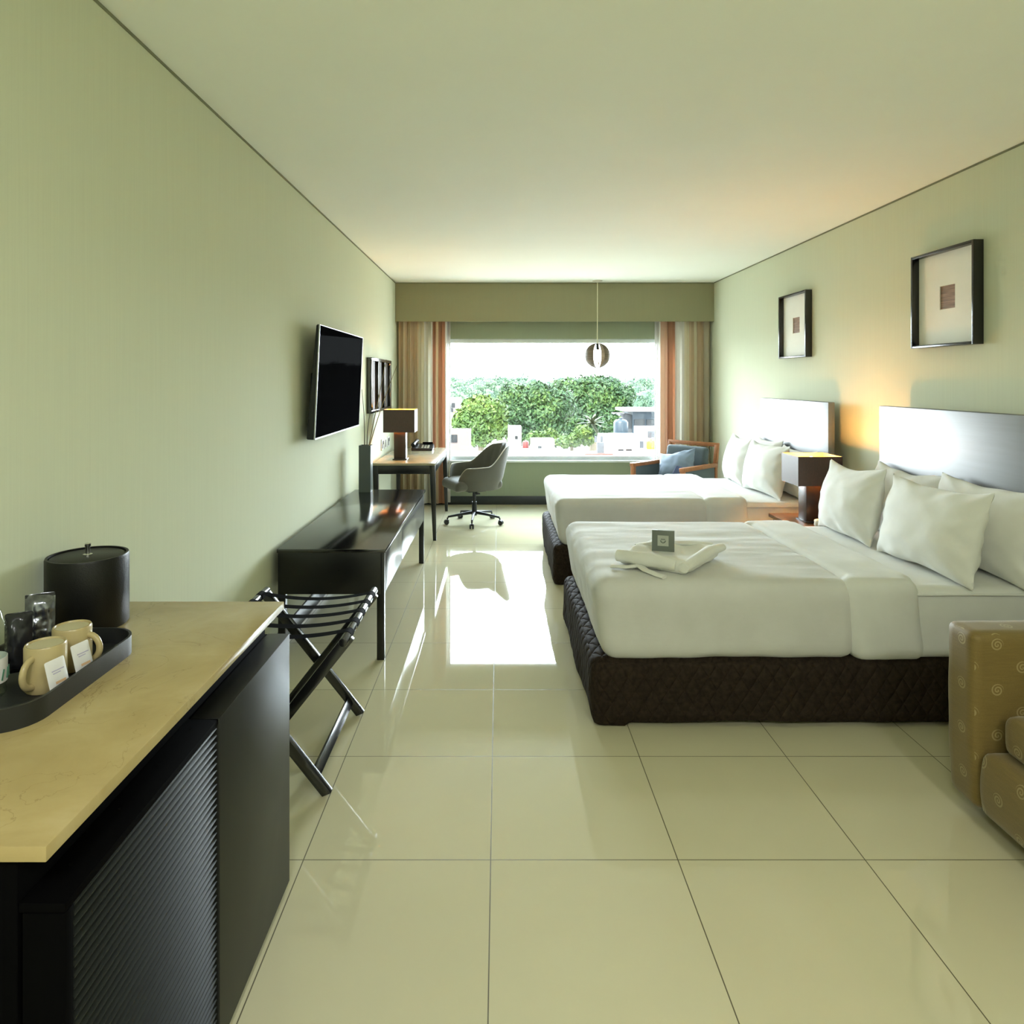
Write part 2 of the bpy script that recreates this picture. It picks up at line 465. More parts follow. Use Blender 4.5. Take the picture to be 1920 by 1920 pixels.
# ------------------------------------------------------------------ mesh helpers
class MB:
    def __init__(s):
        s.bm = bmesh.new()
    def add(s, bm2, mx=None):
        if mx is not None:
            bmesh.ops.transform(bm2, matrix=mx, verts=bm2.verts)
        me = bpy.data.meshes.new('t')
        bm2.to_mesh(me)
        bm2.free()
        s.bm.from_mesh(me)
        bpy.data.meshes.remove(me)
        return s
    def box(s, x0, x1, y0, y1, z0, z1, bev=0.0, seg=2, mx=None, taper=None):
        b = bmesh.new()
        bmesh.ops.create_cube(b, size=1)
        for v in b.verts:
            v.co = Vector(((x0 + x1) / 2 + v.co.x * (x1 - x0), (y0 + y1) / 2 + v.co.y * (y1 - y0), (z0 + z1) / 2 + v.co.z * (z1 - z0)))
            if taper and v.co.z < (z0 + z1) / 2:
                v.co.x = (x0 + x1) / 2 + (v.co.x - (x0 + x1) / 2) * taper
                v.co.y = (y0 + y1) / 2 + (v.co.y - (y0 + y1) / 2) * taper
        if bev > 0:
            bmesh.ops.bevel(b, geom=b.edges[:], offset=bev, segments=seg, affect='EDGES', profile=0.5)
        return s.add(b, mx)
    def bar(s, p0, p1, wx, wy, up=(0, 0, 1), bev=0.0, seg=2):
        """a rectangular bar from p0 to p1; wx across, wy along 'up'"""
        p0, p1 = Vector(p0), Vector(p1)
        d = (p1 - p0)
        L = d.length
        d.normalize()
        u = Vector(up)
        x = d.cross(u)
        if x.length < 1e-5:
            x = d.cross(Vector((0, 1, 0)))
        x.normalize()
        u = x.cross(d)
        mx = Matrix((x, u, d)).transposed().to_4x4()
        mx.translation = p0
        return s.box(-wx / 2, wx / 2, -wy / 2, wy / 2, 0, L, bev, seg, mx)
    def cyl(s, p0, p1, r0, r1=None, n=20, bev=0.0, cap=True):
        p0, p1 = Vector(p0), Vector(p1)
        r1 = r0 if r1 is None else r1
        d = p1 - p0
        b = bmesh.new()
        bmesh.ops.create_cone(b, cap_ends=cap, cap_tris=False, segments=n, radius1=r0, radius2=r1, depth=d.length)
        if bev > 0:
            ed = [e for e in b.edges if all(abs(abs(v.co.z) - d.length / 2) < 1e-6 for v in e.verts) and abs(e.verts[0].co.z - e.verts[1].co.z) < 1e-6]
            bmesh.ops.bevel(b, geom=ed, offset=bev, segments=2, affect='EDGES', profile=0.5)
        q = d.to_track_quat('Z', 'Y')
        mx = Matrix.Translation((p0 + p1) / 2) @ q.to_matrix().to_4x4()
        return s.add(b, mx)
    def lathe(s, prof, c=(0, 0, 0), n=36, mx=None):
        b = bmesh.new()
        rings = []
        for r, z in prof:
            if r < 1e-6:
                rings.append([b.verts.new((c[0], c[1], c[2] + z))])
            else:
                rings.append([b.verts.new((c[0] + r * math.cos(2 * PI * i / n), c[1] + r * math.sin(2 * PI * i / n), c[2] + z)) for i in range(n)])
        for a, d in zip(rings, rings[1:]):
            if len(a) == 1 and len(d) == 1:
                continue
            for i in range(n):
                j = (i + 1) % n
                if len(a) == 1:
                    b.faces.new((a[0], d[j], d[i]))
                elif len(d) == 1:
                    b.faces.new((a[i], a[j], d[0]))
                else:
                    b.faces.new((a[i], a[j], d[j], d[i]))
        bmesh.ops.recalc_face_normals(b, faces=b.faces)
        return s.add(b, mx)
    def tube(s, pts, r, n=10, closed=False, flat=1.0, mx=None):
        pts = [Vector(p) for p in pts]
        k = len(pts)
        rs = r if isinstance(r, (list, tuple)) else [r] * k
        b = bmesh.new()
        rings = []
        up = Vector((0, 0, 1))
        prev = None
        for i in range(k):
            if closed:
                d = pts[(i + 1) % k] - pts[i - 1]
            else:
                d = pts[min(i + 1, k - 1)] - pts[max(i - 1, 0)]
            d.normalize()
            if prev is None:
                x = d.cross(up)
                if x.length < 1e-3:
                    x = d.cross(Vector((0, 1, 0)))
                x.normalize()
            else:
                x = (prev - d * prev.dot(d))
                x.normalize()
            y = d.cross(x)
            prev = x
            rings.append([b.verts.new(pts[i] + (x * math.cos(2 * PI * j / n) + y * math.sin(2 * PI * j / n) * flat) * rs[i]) for j in range(n)])
        for i in range(k if closed else k - 1):
            a, d = rings[i], rings[(i + 1) % k]
            for j in range(n):
                b.faces.new((a[j], a[(j + 1) % n], d[(j + 1) % n], d[j]))
        if not closed:
            b.faces.new(rings[0][::-1])
            b.faces.new(rings[-1])
        bmesh.ops.recalc_face_normals(b, faces=b.faces)
        return s.add(b, mx)
    def soft(s, lo, hi, r, step=0.03, fn=None, mx=None):
        """a box with rounded edges on a fine grid; fn(p, n) moves each point"""
        lo, hi = Vector(lo), Vector(hi)
        b = bmesh.new()
        vs = {}
        N = [max(2, int(round((hi[i] - lo[i]) / step))) for i in range(3)]
        def V(i, j, k):
            key = (i, j, k)
            if key in vs:
                return vs[key]
            p = Vector((lo.x + (hi.x - lo.x) * i / N[0], lo.y + (hi.y - lo.y) * j / N[1], lo.z + (hi.z - lo.z) * k / N[2]))
            q = Vector([min(max(p[a], lo[a] + min(r, (hi[a] - lo[a]) / 2)), hi[a] - min(r, (hi[a] - lo[a]) / 2)) for a in range(3)])
            d = p - q
            if d.length > 1e-9:
                nrm = d.normalized()
                p = q + nrm * r
            else:
                nrm = Vector((0, 0, 1))
            if fn:
                p = fn(p, nrm)
            vs[key] = b.verts.new(p)
            return vs[key]
        for (a, c, d) in ((0, 1, 2), (1, 2, 0), (2, 0, 1)):
            for side in (0, N[a]):
                for i in range(N[c]):
                    for j in range(N[d]):
                        q = []
                        for (di, dj) in ((0, 0), (1, 0), (1, 1), (0, 1)):
                            ix = [0, 0, 0]
                            ix[a] = side
                            ix[c] = i + di
                            ix[d] = j + dj
                            q.append(V(*ix))
                        b.faces.new(q if side else q[::-1])
        bmesh.ops.recalc_face_normals(b, faces=b.faces)
        return s.add(b, mx)
    def quad(s, pts, mx=None):
        b = bmesh.new()
        b.faces.new([b.verts.new(p) for p in pts])
        return s.add(b, mx)
    def build(s, name, mat, parent=None, smooth=40, uv='box', local=False, kind=None, rbase=None):
        bm = s.bm
        off = Vector((0, 0, 0))
        if parent is not None and not local:
            p = parent
            while p is not None:
                off += p.location
                p = p.parent
        elif rbase is not None:
            off = Vector(rbase)
        if uv == 'box':
            ul = bm.loops.layers.uv.verify()
            bm.normal_update()
            for f in bm.faces:
                n = f.normal
                a = max(range(3), key=lambda i: abs(n[i]))
                for l in f.loops:
                    co = l.vert.co
                    l[ul].uv = (co.y, co.z) if a == 0 else ((co.x, co.z) if a == 1 else (co.x, co.y))
        if off.length:
            bmesh.ops.translate(bm, vec=-off, verts=bm.verts)
        me = bpy.data.meshes.new(name)
        bm.to_mesh(me)
        bm.free()
        if smooth:
            me.polygons.foreach_set('use_smooth', [True] * len(me.polygons))
            me.set_sharp_from_angle(angle=R(smooth))
        me.materials.append(M[mat] if isinstance(mat, str) else mat)
        o = bpy.data.objects.new(name, me)
        C.objects.link(o)
        if parent is not None:
            o.parent = parent
        elif rbase is not None:
            o.location = rbase
        if kind:
            o['kind'] = kind
        return o

def thing(name, label, cat, loc=(0, 0, 0), group=None):
    o = bpy.data.objects.new(name, None)
    o.empty_display_size = 0.1
    C.objects.link(o)
    o.location = loc
    o['label'] = label
    o['category'] = cat
    if group:
        o['group'] = group
    return o

def tag(o, label, cat, group=None):
    o['label'] = label
    o['category'] = cat
    if group:
        o['group'] = group
    return o

def dup(root, loc, rotz=None, label=None, group=None):
    def cp(o, par):
        c = o.copy()
        C.objects.link(c)
        c.parent = par
        for ch in list(o.children):
            cp(ch, c)
        return c
    r = cp(root, None)
    r.location = loc
    if rotz is not None:
        r.rotation_euler = (0, 0, rotz)
    if label:
        r['label'] = label
    if group:
        r['group'] = group
    return r

def fbm(p, s, oct=3):
    return noise.fractal(Vector(p) * s, 1.0, 2.0, oct)

# ------------------------------------------------------------------ room shell
XL, XR, YB, YF, ZC = -1.255, 2.615, 8.42, -2.2, 2.724
MB().box(XL - 0.3, XR + 0.3, YF - 0.2, YB + 0.2, -0.2, 0).build('floor', 'floor', kind='structure')
MB().box(XL - 0.3, XR + 0.3, YF - 0.2, YB + 0.2, ZC, ZC + 0.25).build('ceiling', 'ceiling', kind='structure')
MB().box(XL - 0.2, XL, YF, YB + 0.2, 0, ZC).build('wall_left', 'wall', kind='structure')
MB().box(XR, XR + 0.2, YF, YB + 0.2, 0, ZC).build('wall_right', 'wall', kind='structure')
MB().box(XL, XR, YF - 0.2, YF, 0, ZC).build('wall_front', 'wall', kind='structure')
WX0, WX1, WZ0, WZ1 = -0.80, 2.15, 0.545, 2.05
mb = MB()
mb.box(XL, WX0, YB, YB + 0.2, 0, ZC).box(WX1, XR, YB, YB + 0.2, 0, ZC)
mb.box(WX0, WX1, YB, YB + 0.2, 0, WZ0).box(WX0, WX1, YB, YB + 0.2, WZ1, ZC)
mb.build('wall_back', 'wall_window', kind='structure')
# curtain pelmet across the window wall
MB().box(XL + 0.002, XR - 0.002, 8.255, 8.275, 2.250, ZC - 0.012).build('trim_1', 'pelmet', kind='structure')
# dark strips standing in for the shade in the gap under the ceiling
MB().box(XL, XL + 0.004, YF, 8.25, ZC - 0.011, ZC - 0.0005).build('shade_trim_2', 'gap_shade', kind='structure')
MB().box(XR - 0.004, XR, YF, 8.25, ZC - 0.011, ZC - 0.0005).build('shade_trim_3', 'gap_shade', kind='structure')
MB().box(XL + 0.004, XR - 0.004, 8.262, 8.268, ZC - 0.012, ZC - 0.0005).build('shade_trim_4', 'gap_shade', kind='structure')
MB().box(XL, XL + 0.012, YF, YB, 0, 0.105, 0.002).build('baseboard_left', 'baseboard', kind='structure')
MB().box(XR - 0.012, XR, YF, YB, 0, 0.105, 0.002).build('baseboard_right', 'baseboard', kind='structure')
MB().box(XL + 0.012, XR - 0.012, YB - 0.012, YB, 0, 0.105, 0.002).build('baseboard_back', 'baseboard', kind='structure')
# window
win = bpy.data.objects.new('window_1', None)
C.objects.link(win)
win.location = ((WX0 + WX1) / 2, YB + 0.06, WZ0)
win['kind'] = 'structure'
mb = MB()
fy0, fy1 = YB + 0.04, YB + 0.10
mb.box(WX0, WX1, fy0, fy1, WZ1 - 0.05, WZ1, 0.004).box(WX0, WX1, fy0, fy1, WZ0, WZ0 + 0.05, 0.004)
mb.box(WX0, WX0 + 0.05, fy0, fy1, WZ0 + 0.05, WZ1 - 0.05, 0.004).box(WX1 - 0.05, WX1, fy0, fy1, WZ0 + 0.05, WZ1 - 0.05, 0.004)
mb.build('window_frame', 'frame_white', win)
MB().box(WX0 + 0.045, WX1 - 0.045, YB + 0.066, YB + 0.072, WZ0 + 0.045, WZ1 - 0.045).build('window_pane', 'glass', win)
MB().box(WX0 - 0.02, WX1 + 0.02, YB - 0.035, YB + 0.045, WZ0 - 0.022, WZ0 + 0.003, 0.004).build('window_sill', 'frame_white', win)

# unseen ceiling lamps added behind the camera to light the foreground
FILL_W = 5.5
for i, (hx, hy) in enumerate(((-0.25, -0.75), (1.35, -0.75))):
    t = thing('added_ceiling_lamp', ['added unseen fill lamp on the minibar side of the entrance', 'added unseen fill lamp on the bed side of the entrance'][i], 'ceiling lamp', (hx, hy, ZC), 'added entrance fill lamps')
    MB().lathe([(0, 0), (0.30, 0), (0.30, -0.05), (0.285, -0.05), (0.285, -0.01), (0, -0.01)], (hx, hy, ZC), 40).build('frame', 'frame_white', t)
    MB().lathe([(0, -0.03), (0.284, -0.03), (0.284, -0.036), (0, -0.036)], (hx, hy, ZC), 40).build('diffuser', 'fill_lamp_diffuser', t)
    l = bpy.data.lights.new('added_ceiling_lamp_light', 'AREA')
    l.shape = 'DISK'
    l.size = 0.55
    l.energy = FILL_W
    l.color = (0.98, 1.0, 0.97)
    lo = bpy.data.objects.new('added_ceiling_lamp_light', l)
    lo.location = (0, 0, -0.055)
    lo.parent = t
    C.objects.link(lo)

# ------------------------------------------------------------------ curtains
def curtain(x0, x1, y, z0, z1, folds, amp, mat, seed, flip=False, flare=0.0):
    rnd = random.Random(seed)
    n, k = folds * 12, 26
    b = bmesh.new()
    ul = b.loops.layers.uv.verify()
    ph = [rnd.uniform(-0.35, 0.35) for _ in range(folds + 2)]
    am = [rnd.uniform(0.7, 1.25) for _ in range(folds + 2)]
    g = []
    for j in range(k + 1):
        t = j / k
        row = []
        for i in range(n + 1):
            u = i / n
            fidx = min(int(u * folds), folds - 1)
            a = amp * am[fidx] * (0.75 + 0.45 * (1 - t))
            x = x0 + (x1 - x0) * u
            x += flare * (1 - t) * (u if not flip else (u - 1))
            yy = y + a * math.sin(2 * PI * (u * folds + ph[fidx] * 0.25 * math.sin(2 * PI * u)) ) + 0.006 * noise.noise(Vector((u * 9, t * 3, seed)))
            x += 0.012 * math.sin(4 * PI * u * folds) + 0.01 * noise.noise(Vector((u * 5, t * 2.5, seed + 9))) * (1 - t)
            row.append((b.verts.new((x, yy, z0 + (z1 - z0) * t)), u, t))
        g.append(row)
    for j in range(k):
        for i in range(n):
            q = (g[j][i], g[j][i + 1], g[j + 1][i + 1], g[j + 1][i])
            f = b.faces.new([v[0] for v in q])
            for l, v in zip(f.loops, q):
                l[ul].uv = (v[1], v[2])
    bmesh.ops.solidify(b, geom=b.faces[:], thickness=0.003)
    mb = MB()
    mb.bm.free()
    mb.bm = b
    return mb
c = curtain(-1.225, -0.635, 8.335, 0.03, 2.40, 7, 0.030, 'curtain_l', 3).build('curtain', 'curtain_l', smooth=70, uv=None, rbase=(-0.93, 8.345, 0.03))
tag(c, 'striped beige and rust curtain hanging behind the desk', 'curtain', 'striped curtains at the window')
c = curtain(1.965, 2.585, 8.335, 0.03, 2.40, 7, 0.030, 'curtain_r', 5).build('curtain', 'curtain_r', smooth=70, uv=None, rbase=(2.28, 8.345, 0.03))
tag(c, 'striped cream and rust curtain hanging behind the wooden armchair', 'curtain', 'striped curtains at the window')
c = curtain(-0.76, -0.595, 8.402, 0.03, 2.40, 4, 0.004, 'sheer', 11).build('sheer_curtain', 'sheer', smooth=70, rbase=(-0.68, 8.398, 0.03))
tag(c, 'white sheer curtain edge beside the curtain by the desk', 'curtain', 'sheer curtains')
c = curtain(1.925, 2.09, 8.402, 0.03, 2.40, 4, 0.004, 'sheer', 12).build('sheer_curtain', 'sheer', smooth=70, rbase=(2.0, 8.398, 0.03))
tag(c, 'white sheer curtain edge beside the curtain by the wooden armchair', 'curtain', 'sheer curtains')

# ------------------------------------------------------------------ beds
def bed(y0, y1, label):
    x0, x1 = 0.41, 2.45
    t = thing('bed', label, 'bed', ((x0 + x1) / 2, (y0 + y1) / 2, 0), 'double beds')
    # quilted skirt round the base
    def sk(p, n):
        k = max(0.0, 1 - p.z / 0.30)
        wob = 0.010 * fbm((p.x * 3, p.y * 3, p.z * 4), 1.3) * (0.4 + k)
        p = p + Vector((n.x, n.y, 0)) * wob
        if p.z < 0.03:
            p.z += 0.012 + 0.010 * noise.noise(Vector((p.x * 2.2, p.y * 2.2, 1.7)))
            cornery = min(abs(p.y - y0), abs(p.y - y1))
            if p.x < x0 + 0.16 and cornery < 0.14:
                p.z = max(0.001, p.z - 0.02)
        return p
    MB().soft((x0, y0, 0.0), (x1, y1, 0.30), 0.05, 0.03, sk).build('bed_skirt', 'quilt', t, smooth=60)
    # mattress with its sheet, seen at the head
    def ms(p, n):
        return p + n * 0.004 * fbm((p.x, p.y * 2, p.z * 3), 2.5)
    m = MB().soft((1.70, y0 + 0.018, 0.295), (x1, y1 - 0.018, 0.612), 0.035, 0.03, ms).build('mattress', 'linen', t, smooth=60)
    rim = [(1.85, y0 + 0.014, 0.585), (1.9, y0 + 0.014, 0.585), (2.1, y0 + 0.014, 0.586), (2.3, y0 + 0.014, 0.585), (2.44, y0 + 0.016, 0.585)]
    MB().tube(rim, 0.006, 8).build('mattress_piping', 'linen', m)
    # blanket tucked over mattress
    def bl(p, n):
        if p.x < x0 + 0.5:
            k = max(0, min(1, (0.60 - p.z) / 0.33))
            e = max(0, 1 - (p.x - x0) / 0.5)
            p = p + Vector((0.045 * k * e, 0, 0))
        for yy, sg in ((y0, 1), (y1, -1)):
            d = abs(p.y - yy)
            if d < 0.1:
                k = max(0, min(1, (0.55 - p.z) / 0.3))
                p = p + Vector((0, sg * 0.012 * k * (1 - d / 0.1), 0))
        wr = 0.006 * fbm((p.x * 0.8, p.y * 2.5, p.z * 2), 2.2)
        if p.z < 0.31:
            p.z += 0.008 * noise.noise(Vector((p.x * 7, p.y * 7, 3))) + 0.004
        return p + n * wr
    b = MB().soft((x0 + 0.012, y0 - 0.004, 0.283), (1.60, y1 + 0.004, 0.645), 0.075, 0.022, bl).build('blanket', 'blanket', t, smooth=60)
    def fo(p, n):
        p = p + n * 0.004 * fbm((p.x * 2, p.y * 2, p.z * 2), 2.0)
        for yy, sg in ((y0, 1), (y1, -1)):
            d = abs(p.y - yy)
            if d < 0.1:
                k = max(0, min(1, (0.55 - p.z) / 0.3))
                p = p + Vector((0.04 * k - 0.02, sg * 0.010 * k * (1 - d / 0.1), 0))
        return p
    MB().soft((1.555, y0 - 0.010, 0.284), (1.895, y1 + 0.010, 0.651), 0.06, 0.022, fo).build('turned_down_sheet', 'linen', t, smooth=60)
    return t
B1 = (3.005, 4.352)
B2 = (5.095, 6.485)
bed(*B1, 'white double bed in front with a folded robe on it')
bed(*B2, 'white double bed nearer the window')

def headboard(y0, y1, label):
    t = thing('headboard', label, 'headboard', (2.50, (y0 + y1) / 2, 0), 'dark headboards')
    MB().box(2.470, 2.520, y0, y1, 0.31, 1.372, 0.006).build('board', 'wood_head', t)
    for yy in (y0 + 0.18, y1 - 0.18):
        MB().box(2.485, 2.515, yy - 0.04, yy + 0.04, 0.0, 0.32, 0.003).build('leg', 'wood_black', t)
    return t
headboard(2.945, 4.42, 'wide dark headboard standing behind the bed with the robe')
headboard(5.10, 6.42, 'dark headboard standing behind the bed nearer the window')

def pillow_mb(wd, h, t, seed, nu=40, nv=30):
    rnd = Vector((seed * 3.1, seed * 1.7, seed))
    b = bmesh.new()
    def P(u, v, side):
        pin = 0.06
        x = wd / 2 * u * (1 - pin * (1 - abs(v) ** 2) * abs(u) ** 3)
        z = h / 2 * v * (1 - 0.10 * (1 - abs(u) ** 2) * abs(v) ** 3)
        th = t / 2 * (max(0, 1 - abs(u) ** 2.4) ** 0.62) * (max(0, 1 - abs(v) ** 2.4) ** 0.62)
        th *= 1.0 - 0.12 * v
        wr = 0.006 * noise.noise(Vector((u * 3, v * 3, side)) + rnd)
        edge = max(abs(u), abs(v))
        wr += 0.010 * max(0, edge - 0.55) * math.sin(14 * (abs(u) - abs(v)) + seed) * (1 if abs(u) < .97 and abs(v) < .97 else 0)
        x += 0.012 * noise.noise(Vector((v * 2, u * 2, 5)) + rnd)
        z += 0.012 * noise.noise(Vector((u * 2, v * 2, 8)) + rnd)
        sag = -0.012 * (1 - u * u) * (1 if v > 0 else 0) * v
        return Vector((x, -side * (th + wr * (1 if th > 0.002 else 0)), z + sag))
    front = [[None] * (nv + 1) for _ in range(nu + 1)]
    back = [[None] * (nv + 1) for _ in range(nu + 1)]
    for i in range(nu + 1):
        for j in range(nv + 1):
            u, v = math.sin(PI / 2 * (2 * i / nu - 1)) * 0.35 + (2 * i / nu - 1) * 0.65, math.sin(PI / 2 * (2 * j / nv - 1)) * 0.35 + (2 * j / nv - 1) * 0.65
            front[i][j] = b.verts.new(P(u, v, 1))
            if i in (0, nu) or j in (0, nv):
                back[i][j] = front[i][j]
            else:
                back[i][j] = b.verts.new(P(u, v, -1))
    for i in range(nu):
        for j in range(nv):
            b.faces.new((front[i][j], front[i + 1][j], front[i + 1][j + 1], front[i][j + 1]))
            b.faces.new((back[i][j], back[i][j + 1], back[i + 1][j + 1], back[i + 1][j]))
    mb = MB()
    mb.bm.free()
    mb.bm = b
    return mb

def pillow(x, y, z, wd, h, t, lean, yaw, seed, label, roll=0, mat='pillow'):
    """stands on its long edge at (x, y, z), front facing -X, leaning back by 'lean' degrees"""
    o = pillow_mb(wd, h, t, seed).build('pillow', mat, smooth=80, local=True)
    o.rotation_euler = (Matrix.Rotation(R(-90 + yaw), 4, 'Z') @ Matrix.Rotation(R(-lean), 4, 'X') @ Matrix.Rotation(R(roll), 4, 'Y')).to_euler()
    o.location = (x + math.sin(R(lean)) * h / 2, y, z + math.cos(R(lean)) * h / 2 * 0.97)
    return tag(o, label, 'pillow', 'bed pillows')
PZ = 0.612
pillow(2.070, 3.350, PZ, 0.70, 0.44, 0.20, 13, 3, 1, 'plump white pillow, front one nearest the tan armchair')
pillow(2.050, 4.065, PZ, 0.66, 0.44, 0.20, 12, -2, 2, 'white front pillow on the robe bed, beside the bedside lamp', roll=-2)
pillow(2.325, 4.02, PZ, 0.70, 0.43, 0.155, 15, 0, 3, 'white back pillow on the robe bed, at the lamp side of headboard')
pillow(2.312, 3.335, PZ, 0.72, 0.45, 0.16, 14, 2, 4, 'white back pillow behind the plump one nearest the tan armchair')
pillow(2.135, 5.57, PZ, 0.68, 0.44, 0.19, 11, 4, 5, 'white front pillow on the window bed, beside the lit lamp')
pillow(2.135, 6.20, PZ, 0.62, 0.44, 0.19, 11, -4, 6, 'white front pillow on the window bed, farthest from the lamp')
pillow(2.33, 5.50, PZ, 0.62, 0.40, 0.15, 15, 0, 7, 'white back pillow on the window bed, on the lamp side')
pillow(2.33, 6.13, PZ, 0.62, 0.43, 0.15, 14, 0, 8, 'white back pillow on the window bed, on the window side')

# ------------------------------------------------------------------ folded robe and card on the first bed
rb = thing('folded_bathrobe', 'folded white bathrobe with loose belt lying on the bed in front', 'bathrobe', (0.845, 3.36, 0.648))
def rot_at(cx, cy, cz, deg):
    return Matrix.Translation((cx, cy, cz)) @ Matrix.Rotation(R(deg), 4, 'Z')
mxr = rot_at(0.845, 3.36, 0.648, 52)
def rw(p, n):
    return p + n * 0.008 * fbm((p.x * 6, p.y * 6, p.z * 9), 1.4) + Vector((0, 0, (0.008 * math.sin(p.x * 16 + p.y * 9) + 0.004 * math.sin(p.x * 34 - p.y * 22)) * p.z / 0.056))
MB().soft((-0.215, -0.175, 0.0), (0.225, 0.175, 0.056), 0.026, 0.012, rw, mxr).build('body', 'terry', rb, smooth=80)
mb = MB()
mb.tube([(-0.225, -0.165, 0.038), (-0.05, -0.168, 0.048), (0.1, -0.160, 0.050), (0.245, -0.17, 0.044)], [0.026, 0.032, 0.032, 0.024], 12, flat=0.8, mx=mxr)
mb.tube([(-0.05, 0.16, 0.058), (0.06, 0.06, 0.066), (0.14, -0.05, 0.066), (0.22, -0.13, 0.058)], [0.014, 0.020, 0.020, 0.014], 10, flat=0.6, mx=mxr)
mb.build('collar', 'terry', rb, smooth=80)
mb = MB()
mb.tube([(-0.20, -0.12, 0.038), (-0.22, 0.0, 0.048), (-0.215, 0.17, 0.042)], [0.028, 0.038, 0.032], 12, flat=0.9, mx=mxr)
mb.build('sleeve', 'terry', rb, smooth=80)
mb = MB()
mb.tube([(0.535, 3.235, 0.654), (0.60, 3.205, 0.657), (0.66, 3.21, 0.662), (0.72, 3.19, 0.676), (0.76, 3.16, 0.664)], 0.020, 8, flat=0.4)
mb.tube([(0.66, 3.215, 0.666), (0.68, 3.15, 0.658), (0.72, 3.085, 0.654), (0.745, 3.055, 0.653)], 0.020, 8, flat=0.4)
mb.build('belt', 'terry', rb, smooth=80)
cd = thing('card_box', 'small grey box card with pale emblem standing on the folded bathrobe', 'card', (0.80, 3.31, 0.709))
mxc = rot_at(0.80, 3.31, 0.706, -17) @ Matrix.Rotation(R(-6), 4, 'X')
MB().box(-0.053, 0.053, -0.013, 0.013, 0.0, 0.10, 0.0015, 2, mxc).build('box', 'card_box', cd)
MB().box(-0.026, 0.026, -0.0145, -0.0125, 0.026, 0.076, 0, 2, mxc).build('emblem_panel', 'card_emblem', cd)
mb = MB()
mb.tube([(-0.012, -0.0152, 0.052), (-0.008, -0.0152, 0.044), (0.0, -0.0152, 0.041), (0.008, -0.0152, 0.044), (0.012, -0.0152, 0.052)], 0.0025, 6, mx=mxc)
mb.box(-0.010, 0.010, -0.0155, -0.0142, 0.056, 0.060, 0, 2, mxc)
mb.build('emblem', 'card_box', cd)

# ------------------------------------------------------------------ nightstand, lamp
ns = thing('nightstand', 'brown nightstand standing between the two beds', 'nightstand', (2.24, 4.73, 0))
MB().box(1.99, 2.49, 4.45, 5.02, 0.532, 0.557, 0.003).build('table_top', 'wood_top', ns)
MB().box(2.02, 2.48, 4.48, 4.99, 0.10, 0.531, 0.003).build('carcass', 'wood_brown', ns)
for i, z in enumerate((0.13, 0.335)):
    d = MB().box(2.004, 2.019, 4.495, 4.975, z, z + 0.185, 0.002).build('drawer', 'wood_brown', ns)
    MB().box(1.988, 2.003, 4.69, 4.78, z + 0.085, z + 0.097, 0.003).build('handle', 'chrome', d)
for xx in (2.05, 2.44):
    for yy in (4.51, 4.95):
        MB().box(xx - 0.02, xx + 0.02, yy - 0.02, yy + 0.02, 0, 0.10).build('leg', 'wood_brown', ns)

def lamp(cx, cy, z, colw, colh, sw, sd, sh, label, energy, mirror=False):
    t = thing('table_lamp', label, 'lamp', (cx, cy, z), 'lit table lamps')
    MB().box(cx - colw / 2 - 0.012, cx + colw / 2 + 0.012, cy - colw / 2 - 0.012, cy + colw / 2 + 0.012, z, z + 0.012, 0.002).build('base', 'wood_brown', t)
    MB().box(cx - colw / 2, cx + colw / 2, cy - colw / 2, cy + colw / 2, z + 0.012, z + colh, 0.003).build('column', 'wood_brown', t)
    MB().cyl((cx, cy, z + colh), (cx, cy, z + colh + 0.09), 0.012).build('socket', 'chrome', t)
    b = MB().lathe([(0, -0.035), (0.018, -0.03), (0.028, 0.0), (0.022, 0.022), (0, 0.032)], (cx, cy, z + colh + 0.145), 16).build('light_bulb', 'lamp_bulb', t)
    z0 = z + colh - 0.012
    z1 = z0 + sh
    def tubebox(hx, hy, za, zb, inward, th):
        bm = bmesh.new()
        ring = []
        for zz in (za, zb):
            for o in (0, th):
                ring.append([bm.verts.new((cx + sx * (hx - o), cy + sy * (hy - o), zz)) for sx, sy in ((-1, -1), (1, -1), (1, 1), (-1, 1))])
        bo, bi, to, ti = ring
        for i in range(4):
            j = (i + 1) % 4
            bm.faces.new((bo[i], bo[j], to[j], to[i]))
            bm.faces.new((bi[j], bi[i], ti[i], ti[j]))
            bm.faces.new((to[i], to[j], ti[j], ti[i]))
            bm.faces.new((bo[j], bo[i], bi[i], bi[j]))
        return bm
    mb = MB()
    mb.add(tubebox(sw / 2, sd / 2, z0, z1, 0, 0.003))
    sh_o = mb.build('lamp_shade', 'shade', t, smooth=0)
    mb = MB()
    mb.add(tubebox(sw / 2 - 0.0032, sd / 2 - 0.0032, z0 + 0.001, z1 - 0.001, 0, 0.002))
    mb.build('shade_lining', 'shade_in', sh_o, smooth=0)
    mb = MB()
    zz = z1 - 0.03
    mb.bar((cx - sw / 2 + 0.004, cy, zz), (cx + sw / 2 - 0.004, cy, zz), 0.004, 0.004)
    mb.bar((cx, cy - sd / 2 + 0.004, zz), (cx, cy + sd / 2 - 0.004, zz), 0.004, 0.004)
    mb.build('shade_frame', 'chrome', sh_o)
    l = bpy.data.lights.new('lamp_light', 'POINT')
    l.energy = energy
    l.color = (1.0, 0.44, 0.10)
    l.shadow_soft_size = 0.03
    lo = bpy.data.objects.new('lamp_light', l)
    lo.location = (0, 0, colh + 0.148)
    lo.parent = t
    C.objects.link(lo)
    return t
lamp(2.175, 4.735, 0.557, 0.125, 0.275, 0.30, 0.27, 0.20, 'lit lamp with square brown shade standing on the nightstand', 22)
def crumple(p, n):
    return p + n * 0.016 * fbm((p.x * 30, p.y * 30, p.z * 30), 1.0)
